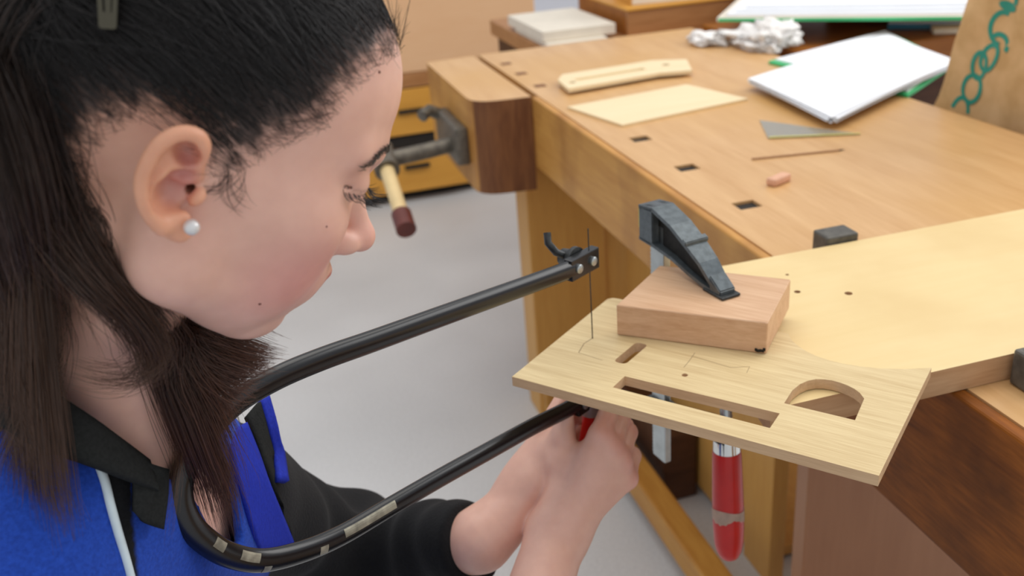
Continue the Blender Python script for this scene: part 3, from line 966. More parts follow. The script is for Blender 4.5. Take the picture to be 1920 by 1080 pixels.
EAR_HELIX = [(0.001, -0.079, 0.0068), (-0.0008, -0.082, 0.0125), (-0.0022, -0.085, 0.019), (-0.005, -0.0872, 0.025), (-0.0103, -0.089, 0.0262), (-0.0161, -0.0908, 0.0236), (-0.0206, -0.0925, 0.0168), (-0.0221, -0.0938, 0.008), (-0.0214, -0.094, -0.0002), (-0.018, -0.0934, -0.008), (-0.0124, -0.0915, -0.0145), (-0.0056, -0.0882, -0.0192)]


def ear(p):
    # thin dish between rim and head
    d = chain(p, [(-0.0045, -0.0775, 0.0165), (-0.0115, -0.0795, 0.0140), (-0.0145, -0.0815, 0.0050), (-0.0125, -0.0815, -0.0045), (-0.0055, -0.0790, -0.0120)], [0.0042, 0.0050, 0.0052, 0.0052, 0.0045], 0.006)
    d = smin(d, ell(p, (-0.0065, -0.0735, 0.001), (0.0105, 0.0060, 0.0180), rot3(0, 0.35, 0)), 0.005)
    # helix rim
    rim = chain(p, *dens(EAR_HELIX, [0.0022, 0.0027, 0.0031, 0.0034, 0.0036, 0.0037, 0.0037, 0.0036, 0.0035, 0.0035, 0.0037, 0.0042]), 0.0006)
    rim = smin(rim, chain(p, *dens([(a + 0.0022, b + 0.0075, c * 0.88) for a, b, c in EAR_HELIX[3:]], [0.0034] * 9), 0.0006), 0.006)
    d = smin(d, rim, 0.0025)
    # antihelix and its two legs, antitragus
    an = chain(p, *dens([(-0.0052, -0.0832, 0.0098), (-0.0112, -0.0868, 0.0072), (-0.0148, -0.0888, 0.0015), (-0.0152, -0.0890, -0.0048), (-0.0116, -0.0880, -0.0108), (-0.0042, -0.0852, -0.0128), (0.0016, -0.0835, -0.0128)], [0.0016, 0.0021, 0.0023, 0.0023, 0.0023, 0.0023, 0.0026], 2), 0.0006)
    an = smin(an, chain(p, [(-0.0125, -0.0868, 0.004), (-0.0130, -0.0850, 0.0120), (-0.0110, -0.0840, 0.0175)], [0.0022, 0.0020, 0.0014], 0.003), 0.004)
    d = smin(d, an, 0.0035)
    # concha bowl, fossa and canal
    d = smax(d, -ell(p, (-0.0058, -0.0885, -0.0032), (0.0090, 0.0128, 0.0098), rot3(0, 0.35, 0)), 0.003)
    d = smax(d, -ell(p, (-0.0055, -0.0880, 0.0045), (0.0062, 0.0070, 0.0030), rot3(0, 0.2, 0)), 0.003)
    d = smax(d, -ell(p, (-0.0078, -0.0890, 0.0162), (0.0070, 0.0095, 0.0054), rot3(0, 0.5, 0)), 0.002)
    d = smax(d, -chain(p, [(-0.0125, -0.0905, 0.0195), (-0.0168, -0.0920, 0.0120), (-0.0178, -0.0925, 0.0040), (-0.0165, -0.0925, -0.0045), (-0.0120, -0.0912, -0.0110)], [0.0020, 0.0023, 0.0022, 0.0019, 0.0012], 0.002), 0.0015)
    # crus of the helix running into the bowl
    d = smin(d, chain(p, [(0.0008, -0.0785, 0.0065), (-0.0030, -0.0795, 0.0030), (-0.0075, -0.0795, 0.0012)], [0.0022, 0.0018, 0.0012], 0.003), 0.003)
    # lobe
    d = smin(d, ell(p, (0.0020, -0.0835, -0.0195), (0.0066, 0.0036, 0.0062), rot3(0, 0.6, 0)), 0.006)
    return d


def head(q):
    """head-local signed distance"""
    y = np.abs(q[:, 1])
    s = np.stack([q[:, 0], y, q[:, 2]], 1)
    d = ell(s, (-0.008, 0, 0.043), (0.095, 0.0735, 0.084))
    d = smin(d, ell(s, (-0.050, 0, 0.010), (0.052, 0.060, 0.055)), 0.03)
    d = smin(d, ell(s, (0.036, 0, 0.058), (0.050, 0.056, 0.046)), 0.024)          # forehead
    d = smin(d, ell(s, (0.040, 0, -0.015), (0.050, 0.058, 0.070)), 0.03)         # mid face
    d = smin(d, cap(s, (0.010, 0.051, -0.046), (0.058, 0.016, -0.0745), 0.0165, 0.0142), 0.030)   # jaw
    d = smin(d, cap(s, (0.004, 0.056, 0.0), (0.010, 0.051, -0.046), 0.014, 0.0155), 0.03)
    d = smin(d, ell(s, (0.052, 0.044, -0.006), (0.028, 0.020, 0.018)), 0.025)    # cheekbone
    d = smin(d, ell(s, (0.055, 0.034, -0.036), (0.0245, 0.022, 0.028)), 0.022)    # cheek
    d = smin(d, ell(s, (0.076, 0, -0.046), (0.0205, 0.026, 0.022)), 0.018)       # muzzle
    d = smin(d, ell(s, (0.0685, 0, -0.0775), (0.0150, 0.020, 0.0138)), 0.016)     # chin
    d = smin(d, cap(s, (0.0825, 0.006, 0.035), (0.069, 0.040, 0.036), 0.0120, 0.010), 0.012)   # brow
    # eye socket, lids closed over the ball (she looks down)
    d = smax(d, -ell(s, (0.0950, 0.0375, 0.0200), (0.0190, 0.0250, 0.0110)), 0.010)
    d = smin(d, ell(s, (0.0740, 0.0335, 0.0215), (0.0138, 0.0150, 0.0115)), 0.005)
    d = smax(d, -chain(s, [(0.0860, 0.024, 0.0205), (0.0875, 0.033, 0.0210), (0.0820, 0.0425, 0.0208), (0.0715, 0.0500, 0.0208)], [0.0009] * 4, 0.001), 0.0014)   # lash line
    # nose
    d = smin(d, cap(s, (0.0825, 0, 0.024), (0.0910, 0, 0.006), 0.0068, 0.0060), 0.008)
    d = smin(d, cap(s, (0.0910, 0, 0.006), (0.1045, 0, -0.0140), 0.0060, 0.0085), 0.006)
    d = smin(d, ell(s, (0.1060, 0, -0.0160), (0.0090, 0.0098, 0.0082)), 0.006)
    d = smin(d, ell(s, (0.0950, 0.0115, -0.0195), (0.0100, 0.0062, 0.0072)), 0.006)
    d = smax(d, -ell(s, (0.0995, 0.0060, -0.0270), (0.0060, 0.0030, 0.0040)), 0.003)
    d = smax(d, -cap(s, (0.0865, 0.0185, -0.0165), (0.0845, 0.0190, -0.0250), 0.0016, 0.0016), 0.005)  # wing crease
    # lips
    d = smin(d, cap(s, (0.0962, 0.000, -0.0430), (0.0840, 0.0200, -0.0492), 0.0052, 0.0026), 0.005)
    d = smin(d, cap(s, (0.0918, 0.000, -0.0565), (0.0840, 0.0180, -0.0522), 0.0056, 0.0028), 0.005)
    d = smax(d, -cap(s, (0.0990, 0.0, -0.0498), (0.0860, 0.0225, -0.0510), 0.0010, 0.0009), 0.0025)
    d = smax(d, -cap(s, (0.0970, 0.0, -0.0690), (0.0890, 0.016, -0.0690), 0.0030, 0.0020), 0.010)       # under the lip
    e = np.stack([q[:, 0], -y, q[:, 2]], 1)
    m = ((e - A_(-0.006, -0.084, 0.002)) ** 2).sum(1) < 0.055 ** 2
    if m.any(): d[m] = smin(d[m], ear(e[m]), 0.0035)
    d = smax(d, -cap(s, (0.0008, 0.0865, -0.0018), (0.0020, 0.062, -0.0010), 0.0031, 0.0028), 0.002)    # ear canal
    d = smin(d, ell(s, (0.0045, 0.0795, -0.0030), (0.0034, 0.0034, 0.0052), rot3(0, 0.3, 0)), 0.0035)    # tragus
    return d


NECK = A_(-0.252, 0.522, 0.955)
SHL, SHR = A_(-0.262, 0.680, 0.748), A_(-0.315, 0.385, 0.825)
ELL_, ELR = A_(-0.190, 0.810, 0.590), A_(-0.060, 0.450, 0.600)
WRL, WRR = A_(-0.058, 0.706, 0.698), A_(0.036, 0.698, 0.684)
OFL, OFR = A_(0.010, 0.006, -0.026), A_(-0.013, 0.002, -0.002)     # both hands nudged onto the handle


def hand_right(p):
    p = p - OFR
    mcp = [A_(0.082, 0.731, 0.765), A_(0.091, 0.727, 0.752), A_(0.099, 0.725, 0.739), A_(0.105, 0.726, 0.719)]
    d = None
    for m, r in zip(mcp, (0.0105, 0.0108, 0.0103, 0.0095)):
        e = cap(p, WRR + (m - WRR) * 0.18, m, 0.0145, r)
        d = e if d is None else smin(d, e, 0.014)
    d = smin(d, ell(p, (0.068, 0.735, 0.722), (0.022, 0.0135, 0.036), rot3(0.25, 0.35, 0)), 0.012)
    d = smin(d, cap(p, ELR, WRR, 0.037, 0.0265), 0.02)
    d = smin(d, cap(p, WRR, WRR + A_(0.012, 0.008, 0.016), 0.0245, 0.020), 0.015)
    # thumb lies along the handle
    d = smin(d, chain(p, [(0.042, 0.716, 0.700), (0.046, 0.738, 0.733), (0.0495, 0.751, 0.754), (0.0535, 0.7575, 0.772)], [0.0160, 0.0125, 0.0098, 0.0078], 0.008), 0.012)
    fing = None
    for m, pip, dip, tip, r in ((mcp[0], (0.097, 0.766, 0.775), (0.089, 0.793, 0.774), (0.067, 0.803, 0.769), 0.0092), (mcp[1], (0.1045, 0.766, 0.758), (0.097, 0.795, 0.756), (0.072, 0.806, 0.751), 0.0094), (mcp[2], (0.111, 0.764, 0.744), (0.102, 0.793, 0.742), (0.077, 0.804, 0.736), 0.0090), (mcp[3], (0.114, 0.757, 0.722), (0.105, 0.781, 0.720), (0.084, 0.795, 0.715), 0.0080)):
        e = chain(p, [m, pip, dip, tip], [r * 1.08, r, r * 0.9, r * 0.78], 0.005)
        fing = e if fing is None else smin(fing, e, 0.002)
    return smin(d, fing, 0.006)


def hand_left(p):
    p = p - OFL
    mcp = [A_(0.010, 0.771, 0.768), A_(0.020, 0.776, 0.750), A_(0.027, 0.778, 0.731), A_(0.030, 0.776, 0.712)]
    d = None
    for m, r in zip(mcp, (0.0105, 0.0108, 0.0103, 0.0095)):
        e = cap(p, WRL + (m - WRL) * 0.18, m, 0.0155, r)
        d = e if d is None else smin(d, e, 0.014)
    d = smin(d, ell(p, (-0.012, 0.752, 0.728), (0.036, 0.0150, 0.026), rot3(0.75, -0.4, 0)), 0.012)
    d = smin(d, cap(p, ELL_, WRL, 0.038, 0.0270), 0.02)
    d = smin(d, cap(p, WRL, WRL + A_(0.016, 0.010, 0.006), 0.0255, 0.021), 0.015)
    d = smin(d, chain(p, [(-0.034, 0.715, 0.708), (-0.006, 0.733, 0.738), (0.014, 0.747, 0.762), (0.030, 0.757, 0.784)], [0.0170, 0.0130, 0.0100, 0.0078], 0.008), 0.012)
    fing = None
    for m, pip, dip, tip, r in ((mcp[0], (0.036, 0.806, 0.788), (0.056, 0.822, 0.787), (0.078, 0.824, 0.780), 0.0090), (mcp[1], (0.046, 0.815, 0.765), (0.066, 0.828, 0.763), (0.091, 0.826, 0.757), 0.0092), (mcp[2], (0.052, 0.815, 0.742), (0.072, 0.826, 0.740), (0.096, 0.824, 0.735), 0.0088), (mcp[3], (0.053, 0.808, 0.719), (0.071, 0.818, 0.717), (0.092, 0.816, 0.712), 0.0078)):
        e = chain(p, [m, pip, dip, tip], [r * 1.08, r, r * 0.9, r * 0.78], 0.005)
        fing = e if fing is None else smin(fing, e, 0.002)
    return smin(d, fing, 0.006)


def torso(p):
    d = ell(p, (-0.318, 0.548, 0.730), (0.080, 0.135, 0.165), rot3(-0.10, 0.30, 0))
    d = smin(d, ell(p, (-0.375, 0.530, 0.560), (0.092, 0.130, 0.170), rot3(-0.05, 0.25, 0)), 0.06)
    d = smin(d, cap(p, NECK + A_(-0.022, 0.008, -0.050), SHL, 0.042, 0.038), 0.05)
    d = smin(d, cap(p, NECK + A_(-0.030, -0.010, -0.040), SHR, 0.042, 0.038), 0.05)
    return d


def body(p):
    d = torso(p)
    nk = cap(p, from_head((-0.030, 0, -0.020)), NECK, 0.046, 0.0455)
    nk = smin(nk, cap(p, from_head((-0.028, -0.040, -0.050)), (-0.238, 0.535, 0.895), 0.012, 0.007), 0.02)      # the muscle behind the ear
    d = smin(d, nk, 0.04)
    d = smin(d, smin(cap(p, SHL, ELL_, 0.042, 0.036), cap(p, SHR, ELR, 0.042, 0.036), 0.01), 0.03)
    q = to_head(p)
    m = (q ** 2).sum(1) < 0.18 ** 2
    hd = np.full(len(p), 1.0)
    if m.any(): hd[m] = head(q[m])
    d = smin(d, hd, 0.012)
    for fn, c in ((hand_right, A_(0.06, 0.70, 0.70)), (hand_left, A_(-0.02, 0.76, 0.70))):
        m = ((p - c) ** 2).sum(1) < 0.40 ** 2
        if m.any():
            d[m] = smin(d[m], fn(p[m]), 0.006)
    return d


def surface_nets(fn, lo, hi, h, B=8, slack=1.0):
    lo = A_(*lo); hi = A_(*hi)
    nb = np.ceil((hi - lo) / (h * B)).astype(int)
    g = np.stack(np.meshgrid(*[np.arange(n) for n in nb], indexing='ij'), -1).reshape(-1, 3)
    cen = lo + (g + 0.5) * (h * B)
    keep = []
    for i in range(0, len(g), 200000):
        keep.append(np.abs(fn(cen[i:i + 200000])) < h * B * 0.87 * slack + 0.004)
    g = g[np.concatenate(keep)]
    off = np.stack(np.meshgrid(*[np.arange(B + 1)] * 3, indexing='ij'), -1).reshape(-1, 3)
    N_ = nb * B + 1
    keys, verts, quads = [], [], []
    st = np.array([N_[1] * N_[2], N_[2], 1], np.int64)
    for i in range(0, len(g), 500):
        gb = g[i:i + 500]
        P = (gb[:, None, :] * B + off[None]).reshape(-1, 3)
        D = fn(lo + P * h).reshape(len(gb), B + 1, B + 1, B + 1)
        neg = D < 0
        cn = [neg[:, a:a + B, b:b + B, c:c + B] for a in (0, 1) for b in (0, 1) for c in (0, 1)]
        cnt = sum(x.astype(np.int8) for x in cn)
        act = (cnt > 0) & (cnt < 8)
        bi, x, y, z = np.nonzero(act)
        acc = np.zeros((len(bi), 3)); num = np.zeros(len(bi))
        cor = {(a, b, c): D[bi, x + a, y + b, z + c] for a in (0, 1) for b in (0, 1) for c in (0, 1)}
        for ax in range(3):
            for u in (0, 1):
                for v in (0, 1):
                    a = [u, v]; a.insert(ax, 0); b = [u, v]; b.insert(ax, 1)
                    da, db = cor[tuple(a)], cor[tuple(b)]
                    m = (da < 0) != (db < 0)
                    t = np.where(m, da / np.where(m, da - db, 1), 0)
                    pt = np.tile(A_(*a), (len(bi), 1)); pt[:, ax] = t
                    acc[m] += pt[m]; num[m] += 1
        base = gb[bi] * B + np.stack([x, y, z], 1)
        verts.append(lo + (base + acc / num[:, None]) * h)
        keys.append(base.astype(np.int64) @ st)
        for ax in range(3):
            sl = [slice(0, B)] * 3; s2 = list(sl); s2[ax] = slice(1, B + 1)
            n0 = neg[(slice(None),) + tuple(sl)]; n1 = neg[(slice(None),) + tuple(s2)]
            bi, x, y, z = np.nonzero(n0 != n1)
            base = (gb[bi] * B + np.stack([x, y, z], 1)).astype(np.int64)
            u, v = [(1, 2), (2, 0), (0, 1)][ax]
            eu = np.zeros(3, np.int64); eu[u] = 1; ev = np.zeros(3, np.int64); ev[v] = 1
            q = np.stack([(base - eu - ev) @ st, (base - ev) @ st, base @ st, (base - eu) @ st], 1)
            flip = ~n0[bi, x, y, z]
            q[flip] = q[flip][:, ::-1]
            quads.append(q)
    keys = np.concatenate(keys); verts = np.concatenate(verts); quads = np.concatenate(quads)
    o = np.argsort(keys); ks = keys[o]
    pos = np.clip(np.searchsorted(ks, quads), 0, len(ks) - 1)
    ok = (ks[pos] == quads).all(1)
    return verts, o[pos[ok]]


def relax(verts, quads, it=2, f=0.5, keep=None):
    e = np.concatenate([quads[:, [0, 1]], quads[:, [1, 2]], quads[:, [2, 3]], quads[:, [3, 0]]])
    e = np.concatenate([e, e[:, ::-1]])
    n = np.bincount(e[:, 0], minlength=len(verts))
    for _ in range(it):
        s = np.stack([np.bincount(e[:, 0], verts[e[:, 1], k], minlength=len(verts)) for k in range(3)], 1) / np.maximum(n, 1)[:, None]
        ff = f if keep is None else f * keep[:, None]
        verts = verts + (s - verts) * ff
    return verts


def mesh_from(name, verts, quads, smooth=True):
    me = bpy.data.meshes.new(name)
    me.vertices.add(len(verts)); me.vertices.foreach_set('co', verts.astype(np.float32).ravel())
    me.loops.add(quads.size); me.loops.foreach_set('vertex_index', quads.astype(np.int32).ravel())
    me.polygons.add(len(quads))
    me.polygons.foreach_set('loop_start', np.arange(len(quads), dtype=np.int32) * quads.shape[1])
    me.update(calc_edges=True)
    me.validate()
    if smooth: me.polygons.foreach_set('use_smooth', np.ones(len(me.polygons), bool))
    return me


def set_attr(me, name, vals):
    a = me.attributes.new(name, 'FLOAT_COLOR', 'POINT')
    c = np.ones((len(vals), 4), np.float32); c[:, :vals.shape[1]] = vals
    a.data.foreach_set('color', c.ravel())


def grad(fn, p, e=0.0008):
    g = np.stack([fn(p + A_(*v) * e) - fn(p - A_(*v) * e) for v in ((1, 0, 0), (0, 1, 0), (0, 0, 1))], 1)
    return g / np.maximum(np.linalg.norm(g, axis=1), 1e-9)[:, None]
LAPEL_A = [(-0.2101, 0.6111, 0.8764), (-0.2065, 0.5811, 0.8775), (-0.2033, 0.5708, 0.8477), (-0.201, 0.5695, 0.8105), (-0.2019, 0.5764, 0.7876)]
LAPEL_B = [(-0.2114, 0.6373, 0.8641), (-0.2035, 0.627, 0.8413), (-0.1974, 0.6183, 0.8167), (-0.197, 0.6429, 0.746), (-0.1983, 0.6496, 0.7261)]
STRIP_A = [(-0.2091, 0.6632, 0.8654), (-0.2056, 0.6552, 0.8477), (-0.2053, 0.6562, 0.8216), (-0.1976, 0.6282, 0.8125)]
STRIP_B = [(-0.2066, 0.677, 0.8643), (-0.2013, 0.6661, 0.8403), (-0.2022, 0.6715, 0.8109), (-0.1944, 0.6416, 0.8014)]
FLAP_A = [(-0.2238, 0.4685, 0.9514), (-0.2237, 0.4597, 0.9392), (-0.2249, 0.4515, 0.9231)]
FLAP_B = [(-0.2098, 0.4778, 0.9325), (-0.2111, 0.47, 0.9191), (-0.2149, 0.4613, 0.9018)]
PIPING = [(-0.2445, 0.4657, 0.9596), (-0.2407, 0.4603, 0.9514), (-0.2379, 0.4558, 0.9416), (-0.236, 0.4507, 0.9286), (-0.2343, 0.4468, 0.9127), (-0.233, 0.444, 0.8977), (-0.2319, 0.4412, 0.8843)]
BLACK_EDGE = [(-0.2288, 0.4758, 0.9469), (-0.2288, 0.4669, 0.9345), (-0.2293, 0.4592, 0.9177), (-0.2296, 0.4553, 0.9054), (-0.2307, 0.4468, 0.8814)]
PATCH = [(-0.2292, 0.4587, 0.9149), (-0.2255, 0.4637, 0.9041), (-0.2221, 0.4701, 0.8927), (-0.2204, 0.4744, 0.8769)]
VEDGE = [(-0.2068, 0.5019, 0.8974), (-0.2062, 0.536, 0.8583), (-0.2028, 0.5681, 0.8181)]
COLLAR_LOW = [(-0.2175, 0.4692, 0.9232), (-0.2274, 0.4578, 0.9404), (-0.2399, 0.451, 0.9551), (-0.2544, 0.4492, 0.9654), (-0.2695, 0.4521, 0.9732), (-0.2831, 0.4589, 0.9813), (-0.2947, 0.4694, 0.9881), (-0.3045, 0.4835, 0.9908), (-0.3121, 0.5004, 0.9883), (-0.3163, 0.5187, 0.9836), (-0.3151, 0.5362, 0.9821), (-0.309, 0.5522, 0.9825), (-0.2996, 0.5664, 0.9809), (-0.2877, 0.5782, 0.9767), (-0.274, 0.5868, 0.9703), (-0.2595, 0.5919, 0.9616), (-0.2448, 0.593, 0.9515), (-0.2309, 0.5902, 0.9404), (-0.2188, 0.5836, 0.9287)]
COLLAR_MID = [(-0.2123, 0.4638, 0.9299), (-0.2219, 0.45, 0.9493), (-0.2348, 0.4408, 0.9665), (-0.2506, 0.437, 0.9797), (-0.2674, 0.4385, 0.9907), (-0.2832, 0.4448, 1.002), (-0.2969, 0.4571, 1.0098), (-0.3082, 0.4735, 1.0135), (-0.3167, 0.4931, 1.0119), (-0.3211, 0.5142, 1.0078), (-0.3194, 0.5346, 1.0067), (-0.3123, 0.5533, 1.0073), (-0.3012, 0.5699, 1.0057), (-0.2871, 0.5836, 1.0011), (-0.2709, 0.5936, 0.9942), (-0.2536, 0.5994, 0.9847), (-0.2362, 0.6006, 0.9738), (-0.2196, 0.5971, 0.9617), (-0.2051, 0.5892, 0.9489)]
COLLAR_TOP = [(-0.2175, 0.4737, 0.943), (-0.2238, 0.4625, 0.9647), (-0.2323, 0.4553, 0.9838), (-0.243, 0.4526, 0.9985), (-0.2542, 0.454, 1.0104), (-0.2642, 0.4589, 1.0223), (-0.2742, 0.4678, 1.0282), (-0.2827, 0.48, 1.0301), (-0.2896, 0.4947, 1.027), (-0.2935, 0.5106, 1.0217), (-0.2927, 0.5258, 1.0199), (-0.2875, 0.5395, 1.02), (-0.2795, 0.5517, 1.0185), (-0.2694, 0.5619, 1.0146), (-0.2578, 0.5694, 1.0086), (-0.2456, 0.5739, 1.0005), (-0.2332, 0.575, 0.9912), (-0.2216, 0.5727, 0.9809), (-0.2114, 0.5672, 0.9701)]
GUIDE_G1 = [(-0.2192, 0.4231, 1.1778), (-0.212, 0.4192, 1.1522), (-0.2194, 0.4355, 1.1254), (-0.2183, 0.4366, 1.1036), (-0.2086, 0.4336, 1.0874), (-0.1994, 0.4335, 1.0726), (-0.1944, 0.4405, 1.0543), (-0.1926, 0.4502, 1.0371), (-0.1927, 0.458, 1.0203), (-0.1974, 0.4691, 1.0013), (-0.2025, 0.4808, 0.974), (-0.2052, 0.4889, 0.9434), (-0.2035, 0.4629, 0.9275), (-0.2049, 0.4434, 0.9088)]
GUIDE_G2 = [(-0.2093, 0.414, 1.1698), (-0.2151, 0.4346, 1.1305), (-0.2125, 0.4402, 1.1017), (-0.2031, 0.435, 1.0807), (-0.1942, 0.4373, 1.0617), (-0.1908, 0.4447, 1.0443), (-0.1903, 0.4517, 1.0283), (-0.1924, 0.4539, 1.0161), (-0.1991, 0.4497, 1.0119), (-0.2089, 0.4454, 1.012), (-0.2196, 0.4432, 1.0168), (-0.2303, 0.4452, 1.0211)]
GUIDE_G3 = [(-0.213, 0.4042, 1.1724), (-0.2166, 0.4125, 1.1425), (-0.2269, 0.4294, 1.107), (-0.2356, 0.4432, 1.0771), (-0.2399, 0.448, 1.0516), (-0.2426, 0.4464, 1.031), (-0.2503, 0.44, 1.0099), (-0.2595, 0.4311, 0.9902), (-0.2723, 0.4223, 0.9709)]
GUIDE_G4 = [(-0.2193, 0.4063, 1.1769), (-0.2236, 0.4128, 1.143), (-0.2357, 0.4297, 1.1076), (-0.2456, 0.4424, 1.0754), (-0.2498, 0.4461, 1.0473), (-0.2586, 0.4432, 1.0216), (-0.2683, 0.436, 1.001), (-0.2811, 0.4272, 0.9817)]
GUIDE_G5 = [(-0.2089, 0.4269, 1.1499), (-0.2106, 0.4398, 1.1179), (-0.2072, 0.4405, 1.0929), (-0.1979, 0.4345, 1.0748), (-0.1928, 0.4416, 1.0566), (-0.1912, 0.4531, 1.0386), (-0.1898, 0.4611, 1.0248), (-0.1895, 0.4643, 1.015)]
GUIDE_F1 = [(-0.1905, 0.5241, 1.0135), (-0.1876, 0.4992, 1.0144), (-0.1764, 0.4968, 1.0091), (-0.1623, 0.4975, 1.0033), (-0.1516, 0.5, 0.9968), (-0.1406, 0.503, 0.9914)]
GUIDE_F2 = [(-0.1921, 0.519, 1.0144), (-0.1884, 0.4957, 1.0162), (-0.1831, 0.4913, 1.0067), (-0.1755, 0.4928, 0.993), (-0.1642, 0.4962, 0.9837), (-0.1521, 0.5039, 0.9812)]
GUIDE_F3 = [(-0.1937, 0.5191, 1.0145), (-0.1895, 0.4927, 1.0168), (-0.1892, 0.4859, 1.0067), (-0.1851, 0.4862, 0.9905), (-0.1818, 0.4933, 0.97), (-0.1816, 0.5031, 0.9433)]
GUIDE_F4 = [(-0.1954, 0.5185, 1.0132), (-0.1905, 0.4903, 1.0164), (-0.1958, 0.4735, 1.0038), (-0.1962, 0.4785, 0.9784), (-0.1973, 0.4886, 0.9428), (-0.1995, 0.5026, 0.9059), (-0.206, 0.5145, 0.8597)]
GUIDE_F5 = [(-0.1938, 0.5187, 1.0136), (-0.1889, 0.4926, 1.0168), (-0.1925, 0.4784, 1.0025), (-0.1915, 0.4846, 0.9725), (-0.193, 0.4981, 0.9322), (-0.1973, 0.5203, 0.8845), (-0.203, 0.5386, 0.8402)]
GUIDE_S1 = [(-0.1925, 0.4363, 1.062), (-0.1885, 0.4419, 1.0501), (-0.1868, 0.4474, 1.038), (-0.1889, 0.4573, 1.0236), (-0.1936, 0.4658, 1.0062), (-0.2013, 0.466, 0.9994), (-0.2106, 0.4625, 0.9989)]
CLIP_A = (-0.159, 0.414, 1.195)
CLIP_B = (-0.1541, 0.4223, 1.2276)
MOLE_FOREHEAD = (-0.0569, 0.4766, 1.155)
MOLE_NOSE_SIDE = (-0.0905, 0.4545, 1.0847)
MOLE_JAW = (-0.1301, 0.4505, 1.0471)
MOLE_CHEEK = (-0.1247, 0.4434, 1.0713)
import time as _t
_t0 = _t.time()
girl = empty('person', (-0.26, 0.47, 0.42))
tag(girl, 'girl with dark tied back hair, pearl earring and blue jacket bending over the fretsaw', 'person')


def child(name, me_or_obj, mat=None, parent=None):
    o = me_or_obj if isinstance(me_or_obj, bpy.types.Object) else bpy.data.objects.new(name, me_or_obj)
    if o.name not in COL.objects: COL.objects.link(o)
    if mat: o.data.materials.append(mat)
    o.parent = parent or girl
    if parent is None: o.matrix_parent_inverse = Matrix.Translation(girl.location).inverted()
    return o


def skin_mat():
    m, nt, p = new_mat('skin', 0.42, 0, 0.45)
    at = N(nt, 'ShaderNodeAttribute'); at.attribute_name = 'tint'
    v = coords(nt, (1, 1, 1))
    n = N(nt, 'ShaderNodeTexNoise'); n.inputs['Scale'].default_value = 90; n.inputs['Detail'].default_value = 4
    n2 = N(nt, 'ShaderNodeTexNoise'); n2.inputs['Scale'].default_value = 900; n2.inputs['Detail'].default_value = 2
    nt.links.new(v, n.inputs['Vector']); nt.links.new(v, n2.inputs['Vector'])
    cr = ramp(nt, [(0.3, (0.93, 0.90, 0.90, 1)), (0.7, (1, 1, 1, 1))])
    nt.links.new(n.outputs['Fac'], cr.inputs['Fac'])
    mx = N(nt, 'ShaderNodeMix', data_type='RGBA', blend_type='MULTIPLY'); mx.inputs['Factor'].default_value = 1
    nt.links.new(at.outputs['Color'], mx.inputs['A']); nt.links.new(cr.outputs['Color'], mx.inputs['B'])
    nt.links.new(mx.outputs['Result'], p.inputs['Base Color'])
    p.inputs['Subsurface Weight'].default_value = 0.18
    p.inputs['Subsurface Radius'].default_value = (0.010, 0.004, 0.002)
    p.inputs['Subsurface Scale'].default_value = 0.6
    bump_to(nt, p, n2.outputs['Fac'], 0.06, 0.0006)
    return m


M['skin'] = skin_mat()
bv, bq = surface_nets(body, (-0.48, 0.15, 0.40), (0.15, 0.93, 1.32), 0.0014)
bv = relax(bv, bq, 1, 0.4)
q = to_head(bv)
tint = np.tile(A_(*lin((232, 184, 164))[:3]), (len(bv), 1))


def blend(mask, col):
    global tint
    c = A_(*lin(col)[:3])
    tint = tint * (1 - mask[:, None]) + c * mask[:, None]


yy = np.abs(q[:, 1])
near = lambda c, r0, r1: 1 - sm(np.sqrt(((np.stack([q[:, 0], yy, q[:, 2]], 1) - A_(*c)) ** 2).sum(1)), r0, r1)
blend(0.55 * near((0.068, 0.046, -0.032), 0.006, 0.048), (218, 138, 134))
blend(0.5 * near((0.110, 0.0, -0.016), 0.002, 0.020), (228, 156, 140))
earm = sm(-q[:, 1], 0.076, 0.082) * (np.hypot(q[:, 0] + 0.006, q[:, 2]) < 0.036)
blend(0.55 * earm, (240, 166, 118))  # reddish ear; the light falling on it is put into this tint
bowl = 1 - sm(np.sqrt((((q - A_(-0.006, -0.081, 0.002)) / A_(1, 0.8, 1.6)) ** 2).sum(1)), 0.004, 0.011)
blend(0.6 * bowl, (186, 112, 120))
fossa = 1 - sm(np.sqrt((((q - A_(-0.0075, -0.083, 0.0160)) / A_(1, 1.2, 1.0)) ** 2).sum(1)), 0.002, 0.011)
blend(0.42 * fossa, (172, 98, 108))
lip = 1 - sm(np.minimum(cap(np.stack([q[:, 0], yy, q[:, 2]], 1), (0.099, 0, -0.0455), (0.088, 0.020, -0.0505), 0.0045, 0.0018), cap(np.stack([q[:, 0], yy, q[:, 2]], 1), (0.096, 0, -0.0550), (0.0875, 0.018, -0.0520), 0.0048, 0.0020)), 0.0, 0.0024)
blend(0.85 * lip, (192, 92, 92))
blend(0.30 * (1 - sm(cap(np.stack([q[:, 0], yy, q[:, 2]], 1), (0.088, 0.022, 0.026), (0.074, 0.048, 0.027), 0.003), 0.0, 0.010)), (176, 116, 98))  # shading of the lid crease, put into the skin colour
blend(0.5 * sm(-q[:, 0], 0.004, 0.03) * ((q ** 2).sum(1) < 0.2 ** 2), (208, 152, 120))  # warm shade behind the ear and on the neck, painted into the skin
kn = np.minimum.reduce([np.linalg.norm(bv - A_(*c), axis=1) for c in ((0.079, 0.731, 0.776), (0.090, 0.727, 0.759), (0.099, 0.725, 0.739), (0.105, 0.726, 0.719), (0.10, 0.766, 0.78), (0.11, 0.766, 0.75))])
blend(0.4 * (1 - sm(kn, 0.008, 0.022)), (220, 146, 136))
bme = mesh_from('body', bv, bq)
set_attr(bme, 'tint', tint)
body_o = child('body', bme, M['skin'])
body_o['label'] = 'girl\'s head, neck, arms and hands'
print('body', len(bv), _t.time() - _t0)
